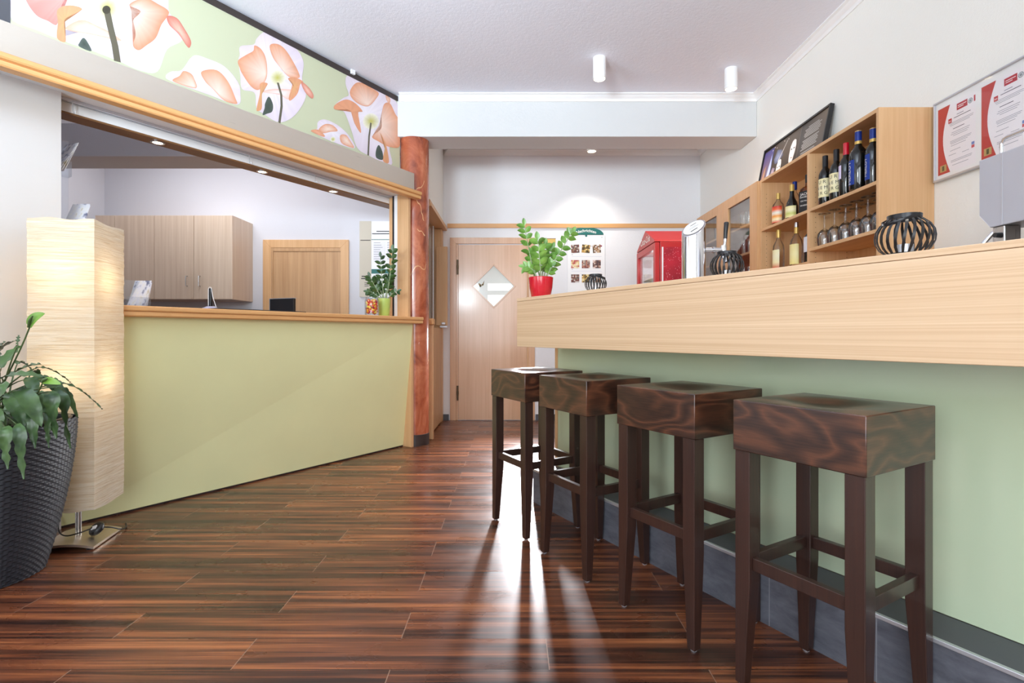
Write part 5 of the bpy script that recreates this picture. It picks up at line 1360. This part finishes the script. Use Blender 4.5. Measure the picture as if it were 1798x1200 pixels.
for k in range(170):
    r0 = .0125; a_ = cr.uniform(0, 6.28); rad = .042 * math.sqrt(cr.uniform(.25, 1)); z = cr.uniform(.020, .130)
    if z > .12: rad *= .8
    c3 = Vector((rad * math.cos(a_), rad * math.sin(a_), z)); Q = Matrix.Rotation(cr.uniform(0, 6), 3, Vector((cr.uniform(-1, 1), cr.uniform(-1, 1), cr.uniform(-1, 1))).normalized())
    vs = []
    for (zz_, rq) in ((-.8, .3), (-.45, .9), (.45, .9), (.8, .3)):
        for q in range(7): vs.append(c3 + Q @ Vector((rq * r0 * math.cos(q * .898), rq * r0 * .8 * math.sin(q * .898), zz_ * r0)))
    mb.add(vs, [tuple(range(7))[::-1], tuple(range(21, 28))] + [(j * 7 + q, j * 7 + (q + 1) % 7, (j + 1) * 7 + (q + 1) % 7, (j + 1) * 7 + q) for j in range(3) for q in range(7)], 0, [cr.choice(CC)] * 28)
tag(mb.build('sweets', 'printg', smooth=60, loc=(jx, jy, 1.1525)), 'heap of red, orange and yellow wrapped sweets inside the jar', 'sweets', None, 'stuff')
# desk behind the counter and what stands on it
dk = thing('office_desk', 'low desk behind the reception ledge', 'desk', (0, 0, 0), RZ_REC)
box('desk_top', 1.2, 3.1, 3.60, 4.15, .72, .75, 'beechx', dk); box('desk_side', 1.2, 1.23, 3.6, 4.15, 0, .72, 'beechc', dk); box('desk_side', 3.07, 3.1, 3.6, 4.15, 0, .72, 'beechc', dk)
mx_, my_, _ = rec(2.47, 3.80)
mo = thing('desk_monitor', 'dark flat monitor rising behind the reception ledge', 'monitor', (mx_, my_, .7505), R(-22))
box('screen', -.125, .125, -.012, .012, .10, .535, 'black', mo, .004); mb = MB(); mb.box(-.130, -.1255, -.014, .014, .095, .54); mb.box(-.1255, .13, -.014, .014, .5355, .54); mb.build('bezel', 'alu', mo)
mb = MB().box(-.03, .03, .012, .03, .02, .30); mb.box(-.10, .10, -.06, .08, 0, .02); mb.build('stand', 'black', mo, bevel=.003)
lx_, ly_, _ = rec(1.87, 3.72)
dl = thing('desk_lamp', 'slim dark desk lamp head with a thin white cord behind the ledge', 'lamp', (lx_, ly_, .7505))
MB().lathe([(0, 0), (.07, 0), (.07, .012), (.016, .02), (.014, .40), (0, .40)], 28).build('stem', 'alu', dl, smooth=40)
M['lilac'] = plain('lilac_plastic', lin(196, 196, 224), .4)
MB().lathe([(.066, .395), (.064, .412), (.050, .432), (.025, .444), (0, .447)], 30).build('shade', 'lilac', dl, smooth=60)
box('upright', -.007, .007, -.012, .012, .44, .570, 'black', dl, .003)
MB().tube([(-.010, -.010, .45), (-.010, -.010, .565), (-.004, -.010, .578), (.006, -.010, .578), (.012, -.010, .565), (.022, -.012, .51), (.045, -.012, .44)], .0025, 8).build('cord', 'whitem', dl, smooth=60)
tag(MB().box(0, .62, -.13, .13, 0, .006).build('desk_pad', 'black', bevel=.002, loc=rec(1.62, 3.30, 1.1525), rotz=RZ_REC), 'flat black pad lying on the reception ledge', 'pad')
# leaflet holders at the left end of the ledge
ls = thing('leaflet_stand', 'tall clear leaflet stand at the left end of the ledge behind the wall panel', 'leaflet stand', rec(.985, 3.53, 1.1525), RZ_REC)
box('back_plate', -.055, .055, .030, .034, 0, .90, 'acrylic', ls); box('foot', -.06, .06, -.05, .05, 0, .006, 'acrylic', ls)
for z in (.36, .72): box('pocket', -.055, .055, -.02, .029, z - .02, z + .06, 'acrylic', ls)
def leaflets(loc, rz, lean, label, w=.10, h=.19, n=4):
    mb = MB()
    for k in range(n):
        y = k * .006; dx = (k % 2) * .006
        X = Matrix.Rotation(R(lean + k * 2.0), 4, 'X') @ Matrix.Translation((dx - w / 2, y, .0))
        mb.box(0, w, 0, .0022, 0, h - .012 * k, 0, X)
    o = mb.build('leaflets', 'leaf_print', loc=loc, rotz=rz); tag(o, label, 'leaflets', 'leaflets at the reception', 'stuff'); return o
def lp():
    m, nt, b = nodes('leaflet_print'); v = coords(nt, (30, 30, 14))
    r = ramp(nt, [(.35, lin(120, 124, 150)), (.45, lin(236, 236, 244)), (.62, lin(244, 242, 240)), (.72, lin(206, 190, 160))]); nt.links.new(noise(nt, v, 1, 2), r.inputs[0]); nt.links.new(r.outputs[0], b.inputs['Base Color'])
    b.inputs['Roughness'].default_value = .35; return m
M['leaf_print'] = lp()
x, y, z = rec(.965, 3.52, 0)
leaflets((x, y, 1.1525 + .72), RZ_REC + R(-75), -28, 'leaflets fanned in the top pocket of the leaflet stand')
leaflets((x + .05, y + .03, 1.1525 + .385), RZ_REC + R(-60), -25, 'leaflets in the lower pocket of the leaflet stand, above the lamp shade', .10, .20)
lh = thing('leaflet_holder', 'small clear leaflet holder on the ledge at the edge of the lamp shade', 'leaflet holder', rec(1.30, 3.42, 1.1525), RZ_REC)
box('base', -.06, .06, -.05, .05, 0, .004, 'acrylic', lh); box('front_lip', -.06, .06, -.05, -.046, .004, .06, 'acrylic', lh); box('back_plate', -.06, .06, .046, .05, .004, .16, 'acrylic', lh)
x, y, z = rec(1.30, 3.42, 1.157)
leaflets((x, y, z), RZ_REC + R(-60), -22, 'leaflets leaning in the small holder on the ledge', .10, .17)
mb = MB().box(-.018, .018, -.018, .0, -.02, .02); t_, z_ = on_mural(617, 127)
mb.build('clip', 'whitem', mu, loc=(t_, 3.362, z_))
